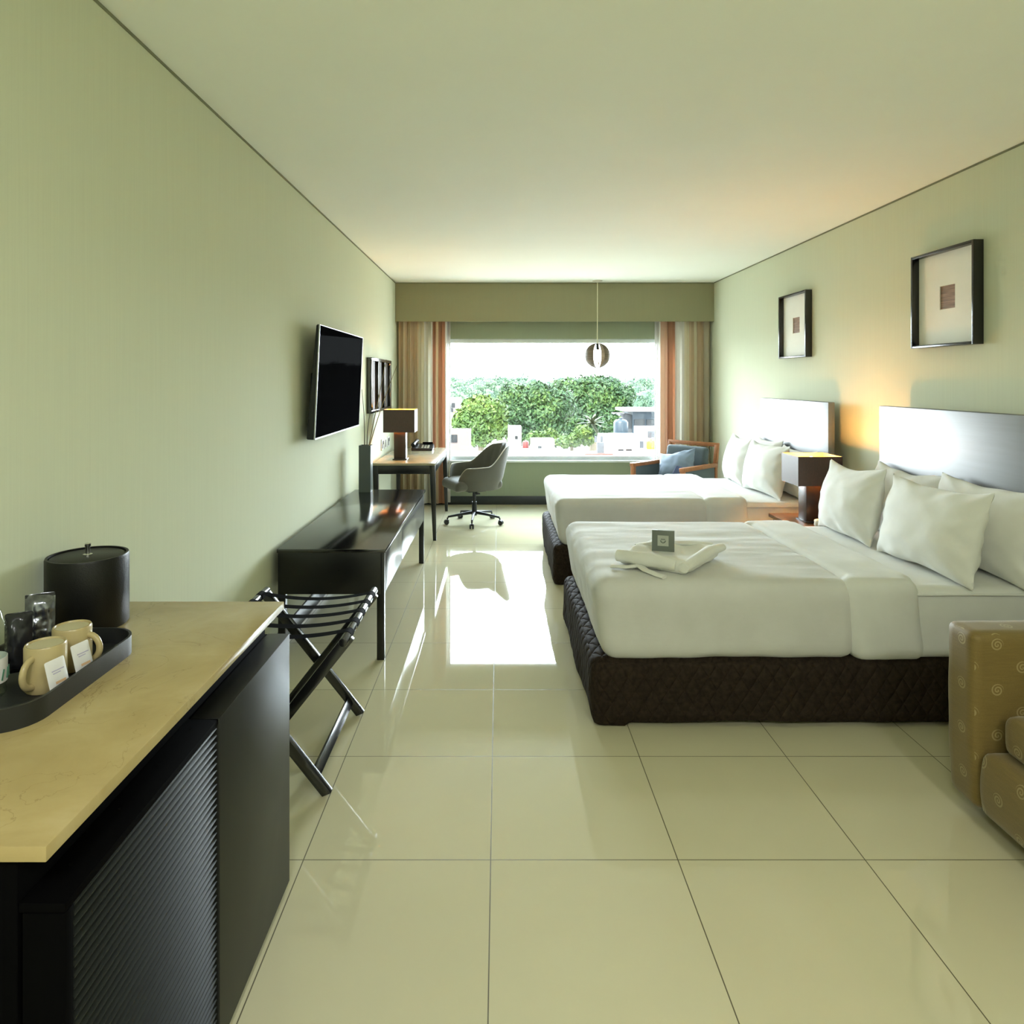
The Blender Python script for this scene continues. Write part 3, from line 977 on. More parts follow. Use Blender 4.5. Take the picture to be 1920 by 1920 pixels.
tb = MB().soft((2.105, 4.50, 0.558), (2.165, 4.56, 0.61), 0.02, 0.008, lambda p, n: p + n * 0.008 * fbm((p.x * 40, p.y * 40, p.z * 40), 1.0)).build('tissue', 'tissue', smooth=60, rbase=(2.135, 4.53, 0.558))
tag(tb, 'small pale crumpled tissue on the nightstand beside the lamp base', 'tissue')

# ------------------------------------------------------------------ pictures on the right wall
def picture(y0, y1, z0, z1, label):
    xw, xf = XR, 2.558
    t = thing('framed_picture', label, 'picture', (xw, (y0 + y1) / 2, z0), 'square framed pictures over the beds')
    fw = 0.016
    mb = MB()
    for (a, b_, c_, d) in ((y0, y0 + fw, z0, z1), (y1 - fw, y1, z0, z1), (y0 + fw, y1 - fw, z0, z0 + fw), (y0 + fw, y1 - fw, z1 - fw, z1)):
        mb.box(xf, xw - 0.001, a, b_, c_, d, 0.0015)
    mb.build('frame', 'wood_frame', t)
    yc, zc, h = (y0 + y1) / 2, (z0 + z1) / 2 + 0.005, 0.068
    mb = MB()
    x0, x1 = xw - 0.014, xw - 0.008
    mb.box(x0, x1, y0 + fw, yc - h, z0 + fw, z1 - fw).box(x0, x1, yc + h, y1 - fw, z0 + fw, z1 - fw)
    mb.box(x0, x1, yc - h, yc + h, z0 + fw, zc - h).box(x0, x1, yc - h, yc + h, zc + h, z1 - fw)
    mb.build('mat_board', 'mat_board', t)
    MB().box(xw - 0.007, xw - 0.002, yc - h - 0.01, yc + h + 0.01, zc - h - 0.01, zc + h + 0.01).build('artwork', 'art_wood', t)
    return t
picture(3.667, 4.226, 1.733, 2.298, 'square black deep-framed picture hanging over the bed with the robe')
picture(5.675, 6.225, 1.733, 2.295, 'square black deep-framed picture hanging over the bed nearer the window')

# ------------------------------------------------------------------ minibar cabinet
cb = thing('minibar_cabinet', 'black minibar cabinet with louvred door under the stone top', 'cabinet', (-0.95, 1.55, 0))
mb = MB()
mb.box(XL + 0.013, -0.707, 1.0, 2.06, 0.02, 0.838, 0.002)
mb.build('carcass', 'wood_matte', cb)
MB().box(-0.706, -0.637, 1.0, 1.5465, 0.7535, 0.768, 0.002).build('ledge', 'wood_matte', cb)
MB().box(-0.706, -0.7005, 1.5475, 2.064, 0.745, 0.768, 0.002).build('ledge', 'wood_matte', cb)
lv = MB()
z = 0.045
y0, y1 = 1.022, 1.540
while z < 0.752:
    mx = Matrix.Translation((-0.643, (y0 + y1) / 2, z)) @ Matrix.Rotation(R(30), 4, 'Y')
    lv.box(-0.0068, 0.0068, -(y1 - y0) / 2, (y1 - y0) / 2, -0.0022, 0.0022, 0.0018, 2, mx)
    z += 0.0157
lvd = MB().box(-0.70, -0.662, y0, y1, 0.03, 0.7525).build('louvred_door', 'wood_matte', cb)
lv.build('louvres', 'louvre', lvd)
MB().box(-0.70, -0.637, 1.0, 1.020, 0.02, 0.753, 0.001).build('side_panel', 'wood_matte', cb)
MB().box(-0.70, -0.634, 1.547, 2.064, 0.02, 0.769, 0.0015).build('panel_door', 'wood_panel', cb)
for i in range(4):
    MB().cyl((-0.68, 1.08 + i * 0.14, 0.7675), (-0.68, 1.08 + i * 0.14, 0.7695), 0.0025, n=8).build('screw', 'chrome', cb)
MB().box(XL + 0.05, -0.72, 1.03, 2.03, 0, 0.025).build('plinth', 'wood_matte', cb)
ct = MB().box(XL + 0.002, -0.655, 0.985, 2.078, 0.8385, 0.862, 0.002).build('countertop', 'stone', rbase=(-0.95, 1.53, 0.8385))
tag(ct, 'beige marble countertop lying on the minibar cabinet', 'countertop')
CZ = 0.862

# ice bucket
ib = thing('ice_bucket', 'black leather ice bucket with lid standing on the marble countertop', 'ice bucket', (-1.138, 1.885, CZ))
cx, cy = -1.138, 1.885
MB().lathe([(0, 0), (0.099, 0.0), (0.102, 0.004), (0.102, 0.188), (0.100, 0.193), (0.094, 0.193), (0.094, 0.17), (0, 0.17)], (cx, cy, CZ), 56).build('bucket', 'black_leather', ib)
lid = MB().lathe([(0, 0.171), (0.0925, 0.171), (0.0925, 0.187), (0.088, 0.190), (0, 0.190)], (cx, cy, CZ), 56).build('lid', 'black_leather', ib)
MB().lathe([(0, 0.190), (0.012, 0.190), (0.012, 0.194), (0.006, 0.196), (0.006, 0.214), (0.0075, 0.216), (0.0075, 0.224), (0, 0.225)], (cx, cy, CZ), 16).build('knob', 'chrome', lid)

# tray
def rrect(x0, x1, y0, y1, r, k=8):
    pts = []
    for (cx_, cy_, a0) in ((x1 - r, y1 - r, 0), (x0 + r, y1 - r, 90), (x0 + r, y0 + r, 180), (x1 - r, y0 + r, 270)):
        for i in range(k + 1):
            a = R(a0 + 90 * i / k)
            pts.append((cx_ + r * math.cos(a), cy_ + r * math.sin(a)))
    return pts
def tray_mb(x0, x1, y0, y1, r, z0, h, th):
    bm = bmesh.new()
    o = rrect(x0, x1, y0, y1, r)
    i = rrect(x0 + th, x1 - th, y0 + th, y1 - th, r - th)
    n = len(o)
    rows = []
    for pts, z in ((o, z0), (o, z0 + h), (i, z0 + h), (i, z0 + th)):
        rows.append([bm.verts.new((p[0], p[1], z)) for p in pts])
    for a, b_ in zip(rows, rows[1:]):
        for k in range(n):
            j = (k + 1) % n
            bm.faces.new((a[k], a[j], b_[j], b_[k]))
    bm.faces.new(rows[0][::-1])
    bm.faces.new(rows[-1])
    bmesh.ops.recalc_face_normals(bm, faces=bm.faces)
    mb = MB()
    mb.add(bm)
    return mb
TX0, TX1, TY0, TY1 = -1.185, -0.905, 1.295, 1.735
tr = tray_mb(TX0, TX1, TY0, TY1, 0.075, CZ, 0.045, 0.006).build('serving_tray', 'tray', rbase=((TX0 + TX1) / 2, 1.515, CZ))
tag(tr, 'charcoal serving tray with rounded ends holding the mugs', 'tray')
TZ = CZ + 0.0065

def mug(cx, cy, ang, label):
    t = thing('mug', label, 'mug', (cx, cy, TZ), 'beige mugs on the tray')
    r, h = 0.0405, 0.098
    MB().lathe([(0, 0.0), (r - 0.004, 0.0), (r - 0.001, 0.004), (r, 0.02), (r, h - 0.004), (r - 0.002, h), (r - 0.0045, h), (r - 0.006, h - 0.004), (0, h - 0.0045)], (cx, cy, TZ), 40).build('body', 'mug', t, smooth=50)
    MB().lathe([(0, 0), (r - 0.0065, 0), (r - 0.0065, 0.0012), (0, 0.0018)], (cx, cy, TZ + h - 0.0044), 32).build('paper_cover', 'paper_lid', t)
    pts = []
    for i in range(13):
        a = R(80 - 160 * i / 12)
        pts.append(((r - 0.006 + 0.028 * max(0, math.cos(a)) + (0.004 if 0 < i < 12 else 0)), 0, 0.048 + 0.030 * math.sin(a)))
    mx = Matrix.Translation((cx, cy, TZ)) @ Matrix.Rotation(R(ang), 4, 'Z')
    MB().tube(pts, 0.0065, 10, flat=1.15, mx=mx).build('handle', 'mug', t, smooth=60)
    return t
mug(-0.985, 1.480, -94, 'beige mug nearest on the tray with its handle towards the front')
mug(-0.993, 1.585, -4, 'beige mug farther back on the tray, between bucket and near mug')

def sachet(cx, cy, tilt, yaw, label):
    t = thing('sugar_sachet', label, 'sachet', (cx, cy, TZ), 'white sachets in the tray')
    mx = Matrix.Translation((cx, cy, TZ + 0.011)) @ Matrix.Rotation(R(yaw), 4, 'Z') @ Matrix.Rotation(R(tilt), 4, 'Y')
    def pf(p, n):
        e = max(abs(p.y) / 0.024, abs(p.z - 0.034) / 0.034)
        p.x *= max(0.15, 1 - e ** 3)
        return p
    MB().soft((-0.004, -0.024, 0.0), (0.004, 0.024, 0.068), 0.003, 0.004, pf, mx).build('packet', 'paper', t, smooth=60)
    mb = MB()
    for (ya, yb, zz) in ((-0.014, 0.015, 0.044), (-0.012, 0.006, 0.039)):
        mb.box(0.0034, 0.0044, ya, yb, zz, zz + 0.0022, 0, 1, mx)
    mb.build('lettering', 'ink_lilac', t, smooth=0)
    MB().box(0.0030, 0.0042, -0.010, 0.014, 0.018, 0.023, 0, 1, mx).build('colour_band', 'ink_orange', t, smooth=0)
    return t
sachet(-0.926, 1.440, -16, -14, 'white sachet leaning on the nearest mug')
sachet(-0.928, 1.530, -16, -14, 'white sachet leaning between the two mugs')

def coffee(cx, cy, wd, h, yaw, tilt, mat, label, lines):
    t = thing('coffee_packet', label, 'packet', (cx, cy, TZ), 'coffee packets on the tray')
    mx = Matrix.Translation((cx, cy, TZ + 0.012)) @ Matrix.Rotation(R(yaw), 4, 'Z') @ Matrix.Rotation(R(tilt), 4, 'X')
    def pf(p, n):
        u, v = p.x / (wd / 2), (p.z - h / 2) / (h / 2)
        k = max(0.06, (1 - abs(u) ** 3) * (1 - abs(v) ** 4))
        p.y = p.y * k + 0.006 * fbm((p.x * 22, p.z * 22, 3 + yaw), 1.0) * (0.5 + k)
        return p
    MB().soft((-wd / 2, -0.014, 0.0), (wd / 2, 0.014, h), 0.004, 0.004, pf, mx).build('packet', mat, t, smooth=40)
    mb = MB()
    mb.box(-wd / 2, wd / 2, -0.0032, 0.0032, h - 0.009, h - 0.001, 0.001, 1, mx)
    mb.build('seal', 'foil_dark', t)
    return t
coffee(-1.110, 1.645, 0.062, 0.138, 28, -8, 'foil', 'silvery black foil coffee packet standing behind the mugs', True)
coffee(-1.080, 1.530, 0.052, 0.132, 30, -5, 'foil_dark', 'plain black coffee packet standing beside the nearest mug', False)

bt = thing('water_bottle', 'clear water bottle with red cap standing on the tray', 'bottle', (-1.076, 1.440, TZ))
bx, by = -1.080, 1.440
prof = [(0, 0), (0.028, 0.0), (0.032, 0.005)]
zz = 0.012
while zz < 0.135:
    prof += [(0.0325, zz), (0.0305, zz + 0.006)]
    zz += 0.012
prof += [(0.032, 0.14), (0.030, 0.155), (0.022, 0.178), (0.0125, 0.192), (0.0125, 0.202), (0, 0.202)]
MB().lathe(prof, (bx, by, TZ), 32).build('bottle', 'clear', bt, smooth=60)
MB().lathe([(0.0333, 0.03), (0.0338, 0.03), (0.0338, 0.082), (0.0333, 0.082), (0.0333, 0.03)], (bx, by, TZ), 32).build('wrap_band', 'paper', bt)
mb = MB()
for k in range(5):
    a = R(-60 + k * 24)
    mb.bar((bx + 0.0338 * math.cos(a), by + 0.0338 * math.sin(a), TZ + 0.036), (bx + 0.0338 * math.cos(a + 0.15), by + 0.0338 * math.sin(a + 0.15), TZ + 0.058), 0.006, 0.001)
mb.build('wrap_print', 'ink_green', bt)
MB().lathe([(0, 0.199), (0.0145, 0.199), (0.0145, 0.213), (0.0135, 0.215), (0, 0.215)], (bx, by, TZ), 24).build('cap', 'cap_red', bt)

# ------------------------------------------------------------------ luggage rack
lr = thing('luggage_rack', 'black folding luggage rack with webbing straps beside the minibar', 'luggage rack', (-0.82, 2.82, 0))
def rack():
    YN, YFAR = 2.545, 3.11
    tops = {'r': (-0.575, 0.555), 'l': (-1.07, 0.555)}
    feet = {'r': (-0.635, 0.0), 'l': (-1.01, 0.0)}
    for (ya, yb) in ((YN, YN + 0.034), (YFAR - 0.034, YFAR)):
        ym0 = ya - 0.019 if ya == YN else yb + 0.019
        # left top to right foot
        p0, p1 = Vector((tops['l'][0], ym0, tops['l'][1])), Vector((feet['r'][0], ym0, 0.0))
        b = MB()
        d = (p1 - p0).normalized()
        b.bar(p0 - d * 0.02, p1 + d * 0.0, 0.042, 0.030, (0, 1, 0), 0.003)
        o = b.build('leg', 'wood_rack', lr)
        for v in o.data.vertices:
            if v.co.z < 0.0:
                v.co.z = 0.0
        ym1 = (ya + yb) / 2 + (0.012 if ya == YN else -0.012)
        p0, p1 = Vector((tops['r'][0], ym1, tops['r'][1])), Vector((feet['l'][0], ym1, 0.0))
        d = (p1 - p0).normalized()
        b = MB()
        b.bar(p0 - d * 0.02, p1, 0.042, 0.030, (0, 1, 0), 0.003)
        o = b.build('leg', 'wood_rack', lr)
        for v in o.data.vertices:
            if v.co.z < 0.0:
                v.co.z = 0.0
    # top bars
    for k in ('r', 'l'):
        x, z = tops[k]
        MB().cyl((x, YN - 0.035, z + 0.012), (x, YFAR + 0.035, z + 0.012), 0.017, n=20, bev=0.004).build('top_bar', 'wood_rack', lr)
    # stretchers
    for k, ys in (('r', (YN - 0.03, YFAR + 0.03)), ('l', (YN, YFAR))):
        x = -0.685 if k == 'r' else -0.96
        z = 0.063
        MB().bar((x, ys[0] + 0.01, z), (x, ys[1] - 0.01, z), 0.018, 0.036, (-0.62, 0, 0.78), 0.002).build('stretcher', 'wood_rack', lr)
    # straps
    for i in range(5):
        y = YN + 0.055 + i * (YFAR - YN - 0.11) / 4
        pts = []
        for j in range(25):
            u = j / 24
            x = tops['l'][0] + (tops['r'][0] - tops['l'][0]) * u
            sag = 0.028 * (1 - (2 * u - 1) ** 2)
            pts.append((x, z_top - sag))
        b = bmesh.new()
        rows = []
        for (x, z) in pts:
            rows.append([b.verts.new((x, y - 0.022, z)), b.verts.new((x, y + 0.022, z))])
        for r0, r1 in zip(rows, rows[1:]):
            b.faces.new((r0[0], r1[0], r1[1], r0[1]))
        bmesh.ops.solidify(b, geom=b.faces[:], thickness=0.003)
        mb = MB()
        mb.add(b)
        for k in ('r', 'l'):
            x, z = tops[k]
            mb.cyl((x, y - 0.022, z + 0.012), (x, y + 0.022, z + 0.012), 0.0185, n=20)
        mb.build('strap', 'strap', lr)
z_top = 0.555 + 0.012 + 0.017
rack()

# ------------------------------------------------------------------ TV bench
bn = thing('tv_bench', 'long low black bench with drawers along the wall under the television', 'bench', (-0.91, 4.74, 0))
BX0, BX1, BY0, BY1 = -1.212, -0.628, 3.735, 5.745
MB().box(BX0 - 0.003, BX1 + 0.009, BY0 - 0.012, BY1 + 0.01, 0.593, 0.613, 0.002).build('bench_top', 'wood_gloss', bn)
MB().box(BX0, BX1 - 0.02, BY0, BY1, 0.362, 0.592, 0.002).build('carcass', 'wood_black', bn)
for (a, b_) in ((BY0 + 0.045, 4.425), (4.433, BY1 - 0.045)):
    MB().box(BX1 - 0.0195, BX1 - 0.001, a, b_, 0.364, 0.584, 0.0015).build('drawer', 'wood_satin', bn)
for xx in (BX0 + 0.02, BX1 - 0.021):
    for yy in (BY0 + 0.021, BY1 - 0.021):
        MB().box(xx - 0.02, xx + 0.02, yy - 0.02, yy + 0.02, 0, 0.592, 0.002).build('leg', 'wood_black', bn)
BZ = 0.613
vs = thing('vase', 'tall square grey vase standing on the far end of the bench', 'vase', (-1.105, 5.66, BZ))
vx, vy = -1.105, 5.66
mb = MB()
bm = bmesh.new()
rows = []
for (hw, z) in ((0.049, 0), (0.049, 0.385), (0.043, 0.385), (0.043, 0.30)):
    rows.append([bm.verts.new((vx + sx * hw, vy + sy * hw, BZ + z)) for sx, sy in ((-1, -1), (1, -1), (1, 1), (-1, 1))])
for a, b_ in zip(rows, rows[1:]):
    for k in range(4):
        bm.faces.new((a[k], a[(k + 1) % 4], b_[(k + 1) % 4], b_[k]))
bm.faces.new(rows[0][::-1])
bm.faces.new(rows[-1])
bmesh.ops.recalc_face_normals(bm, faces=bm.faces)
mb.add(bm)
mb.build('body', 'vase', vs, smooth=0)
def reed(tx, ty, tz, bend, label, mat):
    p0 = Vector((vx + 0.012 * (1 if tx > vx else -1), vy, BZ + 0.31))
    p1 = Vector((tx, ty, tz))
    pts = []
    for i in range(9):
        u = i / 8
        p = p0.lerp(p1, u)
        p.x += bend * math.sin(PI * u)
        pts.append(p)
    o = MB().tube(pts, [0.0045 - 0.0025 * i / 8 for i in range(9)], 8).build('reed', mat, smooth=60, rbase=p0)
    return tag(o, label, 'dry reed', 'dry reeds in the grey vase')
reed(-1.150, 5.72, 1.46, 0.010, 'dark straight dry reed in the grey vase along the television edge', 'reed')
reed(-0.935, 5.66, 1.71, 0.0, 'tan dry reed in the grey vase crossing the dark wall panels', 'reed_tan')
reed(-0.86, 5.75, 1.66, -0.012, 'dry reed in the grey vase leaning farthest towards the curtain', 'reed_tan')
reed(-1.075, 5.72, 1.30, -0.012, 'short dark dry reed standing upright in the grey vase', 'reed')

# ------------------------------------------------------------------ television
tv = thing('television', 'black flat television with silver edge mounted on the left wall', 'television', (XL + 0.002, 4.98, 1.525))
TYN, TYF = 4.30, 5.66
hw, hh = (TYF - TYN) / 2, 0.366
mxt = Matrix.Translation((-1.147, (TYN + TYF) / 2, 1.525)) @ Matrix.Rotation(R(2.6), 4, 'Y')
bm = bmesh.new()
vv = [bm.verts.new(p) for p in ((-0.052, -hw, -hh), (-0.002, -hw, -hh), (-0.002, hw, -hh), (-0.052, hw, -hh), (-0.022, -hw, hh), (-0.002, -hw, hh), (-0.002, hw, hh), (-0.022, hw, hh))]
for f in ((0, 3, 2, 1), (4, 5, 6, 7), (0, 1, 5, 4), (1, 2, 6, 5), (2, 3, 7, 6), (3, 0, 4, 7)):
    bm.faces.new([vv[k] for k in f])
bmesh.ops.bevel(bm, geom=bm.edges[:], offset=0.005, segments=3, affect='EDGES')
MB().add(bm, mxt).build('housing', 'tv_plastic', tv)
MB().box(-0.072, -0.03, -hw + 0.10, hw - 0.10, -hh + 0.06, 0.06, 0.012, 3, mxt).build('back_cover', 'tv_plastic', tv)
mb = MB()
e = 0.005
for (a, b_, c_, d) in ((-hw, -hw + e, -hh, hh), (hw - e, hw, -hh, hh), (-hw + e, hw - e, -hh, -hh + e * 2.0), (-hw + e, hw - e, hh - e, hh)):
    mb.box(-0.006, 0.003, a, b_, c_, d, 0.001, 1, mxt)
mb.build('bezel', 'silver', tv)
MB().box(-0.003, 0.001, -hw + e, hw - e, -hh + e * 2.0, hh - e, 0, 1, mxt).build('screen', 'screen', tv)
mb = MB()
mb.box(XL + 0.001, -1.21, 4.80, 5.16, 1.38, 1.55, 0.003)
mb.build('wall_bracket', 'metal_black', tv)

# three-panel wall art
wa = thing('wall_panel', 'black framed panel with three dark openings hanging over the desk', 'wall art', (XL, 7.05, 1.22))
ay0, ay1, az0, az1 = 6.46, 7.65, 1.22, 1.755
mb = MB()
xa, xb = XL + 0.001, -1.204
ops = []
n = 3
fwd = 0.075
ow = (ay1 - ay0 - fwd * (n + 1)) / n
mb.box(xa, xb, ay0, ay1, az0, az0 + 0.03, 0.0015).box(xa, xb, ay0, ay1, az1 - 0.03, az1, 0.0015)
for i in range(n + 1):
    ya = ay0 + i * (ow + fwd)
    mb.box(xa, xb, ya, ya + fwd, az0 + 0.03, az1 - 0.03, 0.0015)
mb.build('frame', 'wood_gloss', wa)
for i in range(n):
    ya = ay0 + fwd + i * (ow + fwd)
    q = MB().box(XL + 0.001, -1.235, ya, ya + ow, az0 + 0.03, az1 - 0.03).build('panel', 'art_dark', wa)
    MB().box(-1.2349, -1.228, ya, ya + ow * 0.45, az0 + 0.03, az1 - 0.03).build('inner_strip', 'art_brown', q)

# socket plates
for i in range(3):
    yc = 7.33 + i * 0.19
    t = thing('socket_plate', ['white socket plate above the desk, nearest the vase', 'white socket plate above the desk, middle of three', 'white socket plate above the desk, nearest the curtain'][i], 'socket', (XL, yc, 0.84), 'socket plates above the desk')
    MB().box(XL + 0.001, XL + 0.010, yc - 0.075, yc + 0.075, 0.785, 0.905, 0.003).build('plate', 'plate', t)
    mb = MB()
    mb.box(XL + 0.0095, XL + 0.013, yc - 0.045, yc - 0.012, 0.805, 0.885, 0.001)
    if i != 1:
        mb.box(XL + 0.0095, XL + 0.013, yc + 0.012, yc + 0.045, 0.845, 0.885, 0.001)
    mb.build('socket', 'black_plastic', t)

# ------------------------------------------------------------------ desk
dk = thing('writing_desk', 'writing desk with marble top and slender black legs under the wall panel', 'desk', (-0.9, 7.28, 0))
DX0, DX1, DY0, DY1 = -1.205, -0.607, 6.50, 8.02
MB().box(DX0, DX1, DY0, DY1, 0.722, 0.743, 0.003).build('desk_top', 'desk_stone', dk)
mb = MB()
mb.box(DX0 + 0.006, DX1 - 0.006, DY0 + 0.006, DY0 + 0.028, 0.640, 0.721, 0.002)
mb.box(DX0 + 0.006, DX1 - 0.006, DY1 - 0.028, DY1 - 0.006, 0.640, 0.721, 0.002)
mb.box(DX0 + 0.006, DX0 + 0.028, DY0 + 0.028, DY1 - 0.028, 0.640, 0.721, 0.002)
mb.build('apron', 'wood_black', dk)
MB().box(DX1 - 0.028, DX1 - 0.006, DY0 + 0.06, DY1 - 0.06, 0.645, 0.721, 0.002).build('drawer', 'wood_satin', dk)
for xx, sx in ((DX0 + 0.028, -1), (DX1 - 0.028, 1)):
    for yy, sy in ((DY0 + 0.028, -1), (DY1 - 0.028, 1)):
        b = MB().box(xx - 0.027, xx + 0.027, yy - 0.027, yy + 0.027, 0, 0.721, 0.003, 2, None, 0.6)
        o = b.build('leg', 'wood_black', dk)
        for v in o.data.vertices:
            k = max(0, 0.65 - v.co.z) / 0.65
            v.co.x += sx * 0.022 * k if sx > 0 else 0
DZ = 0.743
lamp(-0.985, 6.84, DZ, 0.118, 0.29, 0.31, 0.25, 0.225, 'lit lamp with brown shade standing on the writing desk', 14)
# telephone
ph = thing('telephone', 'black telephone with handset standing on the writing desk', 'telephone', (-0.87, 7.76, DZ))
mb = MB()
bm = bmesh.new()
px0, px1, py0, py1 = -0.985, -0.745, 7.66, 7.86
bot = [bm.verts.new(p) for p in ((px0, py0, DZ), (px1, py0, DZ), (px1, py1, DZ), (px0, py1, DZ))]
top = [bm.verts.new(p) for p in ((px0, py0 + .005, DZ + 0.028), (px1, py0 + .005, DZ + 0.018), (px1, py1, DZ + 0.065), (px0, py1, DZ + 0.07))]
bm.faces.new(bot[::-1])
bm.faces.new(top)
for i in range(4):
    bm.faces.new((bot[i], bot[(i + 1) % 4], top[(i + 1) % 4], top[i]))
bmesh.ops.bevel(bm, geom=bm.edges[:], offset=0.005, segments=2, affect='EDGES')
mb.add(bm)
mb.build('base', 'black_plastic', ph)
mb = MB()
mb.tube([(-0.965, 7.67, DZ + 0.062), (-0.955, 7.71, DZ + 0.082), (-0.945, 7.77, DZ + 0.092), (-0.945, 7.83, DZ + 0.10), (-0.945, 7.87, DZ + 0.095)], [0.026, 0.020, 0.017, 0.020, 0.026], 14)
mb.build('handset', 'black_plastic', ph, smooth=60)
mb = MB()
for i in range(3):
    for j in range(4):
        x = -0.875 + i * 0.032
        y = 7.69 + j * 0.028
        z = DZ + 0.024 + (y - 7.665) / 0.195 * 0.045
        mb.box(x, x + 0.022, y, y + 0.016, z - 0.003, z + 0.004, 0.001, 1)
mb.build('keypad', 'plate', ph)
MB().box(-0.875, -0.76, 7.825, 7.85, DZ + 0.062, DZ + 0.082, 0.003).build('display', 'screen', ph)

# ------------------------------------------------------------------ office chair
def office_chair():
    t = thing('office_chair', 'grey swivel office chair standing beside the writing desk', 'office chair', (0, 0, 0))
    # shell: U path; local front is -X
    NT, NV = 96, 16
    def topz(a):
        a = abs(a)
        if a < 38: return 0.845 - 0.02 * (a / 38) ** 2
        if a < 82:
            k = (a - 38) / 44
            k = k * k * (3 - 2 * k)
            return 0.825 + (0.625 - 0.825) * k
        if a < 128: return 0.625 - 0.008 * (a - 82) / 46
        k = min(1, (a - 128) / 22)
        return 0.617 - 0.125 * k ** 1.5
    def path(a, z):
        # plan outline, superellipse, back at +X
        th = R(a)
        ex = 2.6
        c_, s_ = math.cos(th), math.sin(th)
        rr = 1.0 / ((abs(c_) ** ex + abs(s_) ** ex) ** (1 / ex))
        x = 0.255 * rr * c_
        y = 0.285 * rr * s_
        k = max(0, min(1, (z - 0.42) / 0.43))
        lo = max(0, min(1, (0.50 - z) / 0.12))
        x += max(0, c_) * 0.135 * k
        narrow = 1 - 0.17 * k * max(0, c_) - 0.06 * lo
        x *= 1 - 0.10 * lo
        y *= narrow
        return x, y
    for side in (0,):
        bm = bmesh.new()
        th = 0.032
        outer, inner = [], []
        for i in range(NT + 1):
            a = -150 + 300 * i / NT
            ro, ri = [], []
            tz = topz(a)
            bz = 0.385
            for j in range(NV + 1):
                v = j / NV
                z = bz + (tz - bz) * v
                x, y = path(a, z)
                n = Vector((x, y, 0)).normalized()
                g = 0.0
                if abs(a) < 52 and z > 0.5:
                    g = 0.010 * abs(math.sin(R(a) * 9.5)) * min(1, (z - 0.5) / 0.08) * min(1, (tz - z) / 0.03 + 0.2)
                edge = 1 - max(0, (v - 0.9) / 0.1) * 0.35
                ro.append(bm.verts.new((x + n.x * th * 0.5 * edge, y + n.y * th * 0.5 * edge, z)))
                ri.append(bm.verts.new((x - n.x * (th * 0.5 * edge + g), y - n.y * (th * 0.5 * edge + g), z)))
            outer.append(ro)
            inner.append(ri)
        for i in range(NT):
            for j in range(NV):
                bm.faces.new((outer[i][j], outer[i + 1][j], outer[i + 1][j + 1], outer[i][j + 1]))
                bm.faces.new((inner[i + 1][j], inner[i][j], inner[i][j + 1], inner[i + 1][j + 1]))
            bm.faces.new((outer[i][NV], outer[i + 1][NV], inner[i + 1][NV], inner[i][NV]))
            bm.faces.new((outer[i + 1][0], outer[i][0], inner[i][0], inner[i + 1][0]))
        for i in (0, NT):
            for j in range(NV):
                bm.faces.new((outer[i][j], outer[i][j + 1], inner[i][j + 1], inner[i][j]))
        bmesh.ops.recalc_face_normals(bm, faces=bm.faces)
        mb = MB()
        mb.add(bm)
        sh = mb.build('backrest', 'grey_fabric', t, smooth=60, local=True)
        pts = []
        for i in range(NT + 1):
            a = -150 + 300 * i / NT
            z = topz(a)
            x, y = path(a, z)
            pts.append((x, y, z + 0.002))
        MB().tube(pts, 0.006, 8).build('piping', 'piping', sh, local=True)
    def sw(p, n):
        p.z -= 0.02 * max(0, (-p.x - 0.16) / 0.14) ** 2
        return p
    MB().soft((-0.295, -0.245, 0.385), (0.235, 0.245, 0.49), 0.045, 0.02, sw).build('seat', 'grey_fabric', t, smooth=60, local=True)
    mb = MB()
    mb.box(-0.10, 0.10, -0.09, 0.09, 0.345, 0.384, 0.006)
    mb.bar((-0.02, -0.08, 0.358), (-0.05, -0.20, 0.352), 0.012, 0.012)
    mb.box(-0.075, -0.03, -0.24, -0.19, 0.345, 0.36, 0.004)
    mb.build('tilt_mechanism', 'metal_black', t, local=True)
    mb = MB()
    mb.cyl((0, 0, 0.20), (0, 0, 0.36), 0.019, n=20).cyl((0, 0, 0.085), (0, 0, 0.23), 0.029, 0.025, n=20)
    mb.build('column', 'metal_black', t, local=True)
    for k in range(5):
        a = R(72 * k + 27)
        dx, dy = math.cos(a), math.sin(a)
        s_ = MB().tube([(0.02 * dx, 0.02 * dy, 0.115), (0.12 * dx, 0.12 * dy, 0.105), (0.285 * dx, 0.285 * dy, 0.082), (0.295 * dx, 0.295 * dy, 0.06)], [0.018, 0.015, 0.011, 0.009], 10).build('base_spoke', 'metal_black', t, local=True)
        cx_, cy_ = 0.295 * dx, 0.295 * dy
        mb = MB()
        mb.cyl((cx_, cy_, 0.045), (cx_, cy_, 0.075), 0.006, n=10)
        tx, ty = -dy, dx
        for q in (-1, 1):
            mb.cyl((cx_ + tx * 0.006 * q + dx * .01, cy_ + ty * 0.006 * q + dy * .01, 0.0255), (cx_ + tx * 0.022 * q + dx * .01, cy_ + ty * 0.022 * q + dy * .01, 0.0255), 0.0255, n=20, bev=0.003)
        mb.box(cx_ - 0.015, cx_ + 0.015, cy_ - 0.015, cy_ + 0.015, 0.032, 0.052, 0.004)
        mb.build('caster', 'black_plastic', s_, local=True)
    return t
oc = office_chair()
oc.location = (-0.262, 7.33, 0)
oc.rotation_euler = (0, 0, R(24))

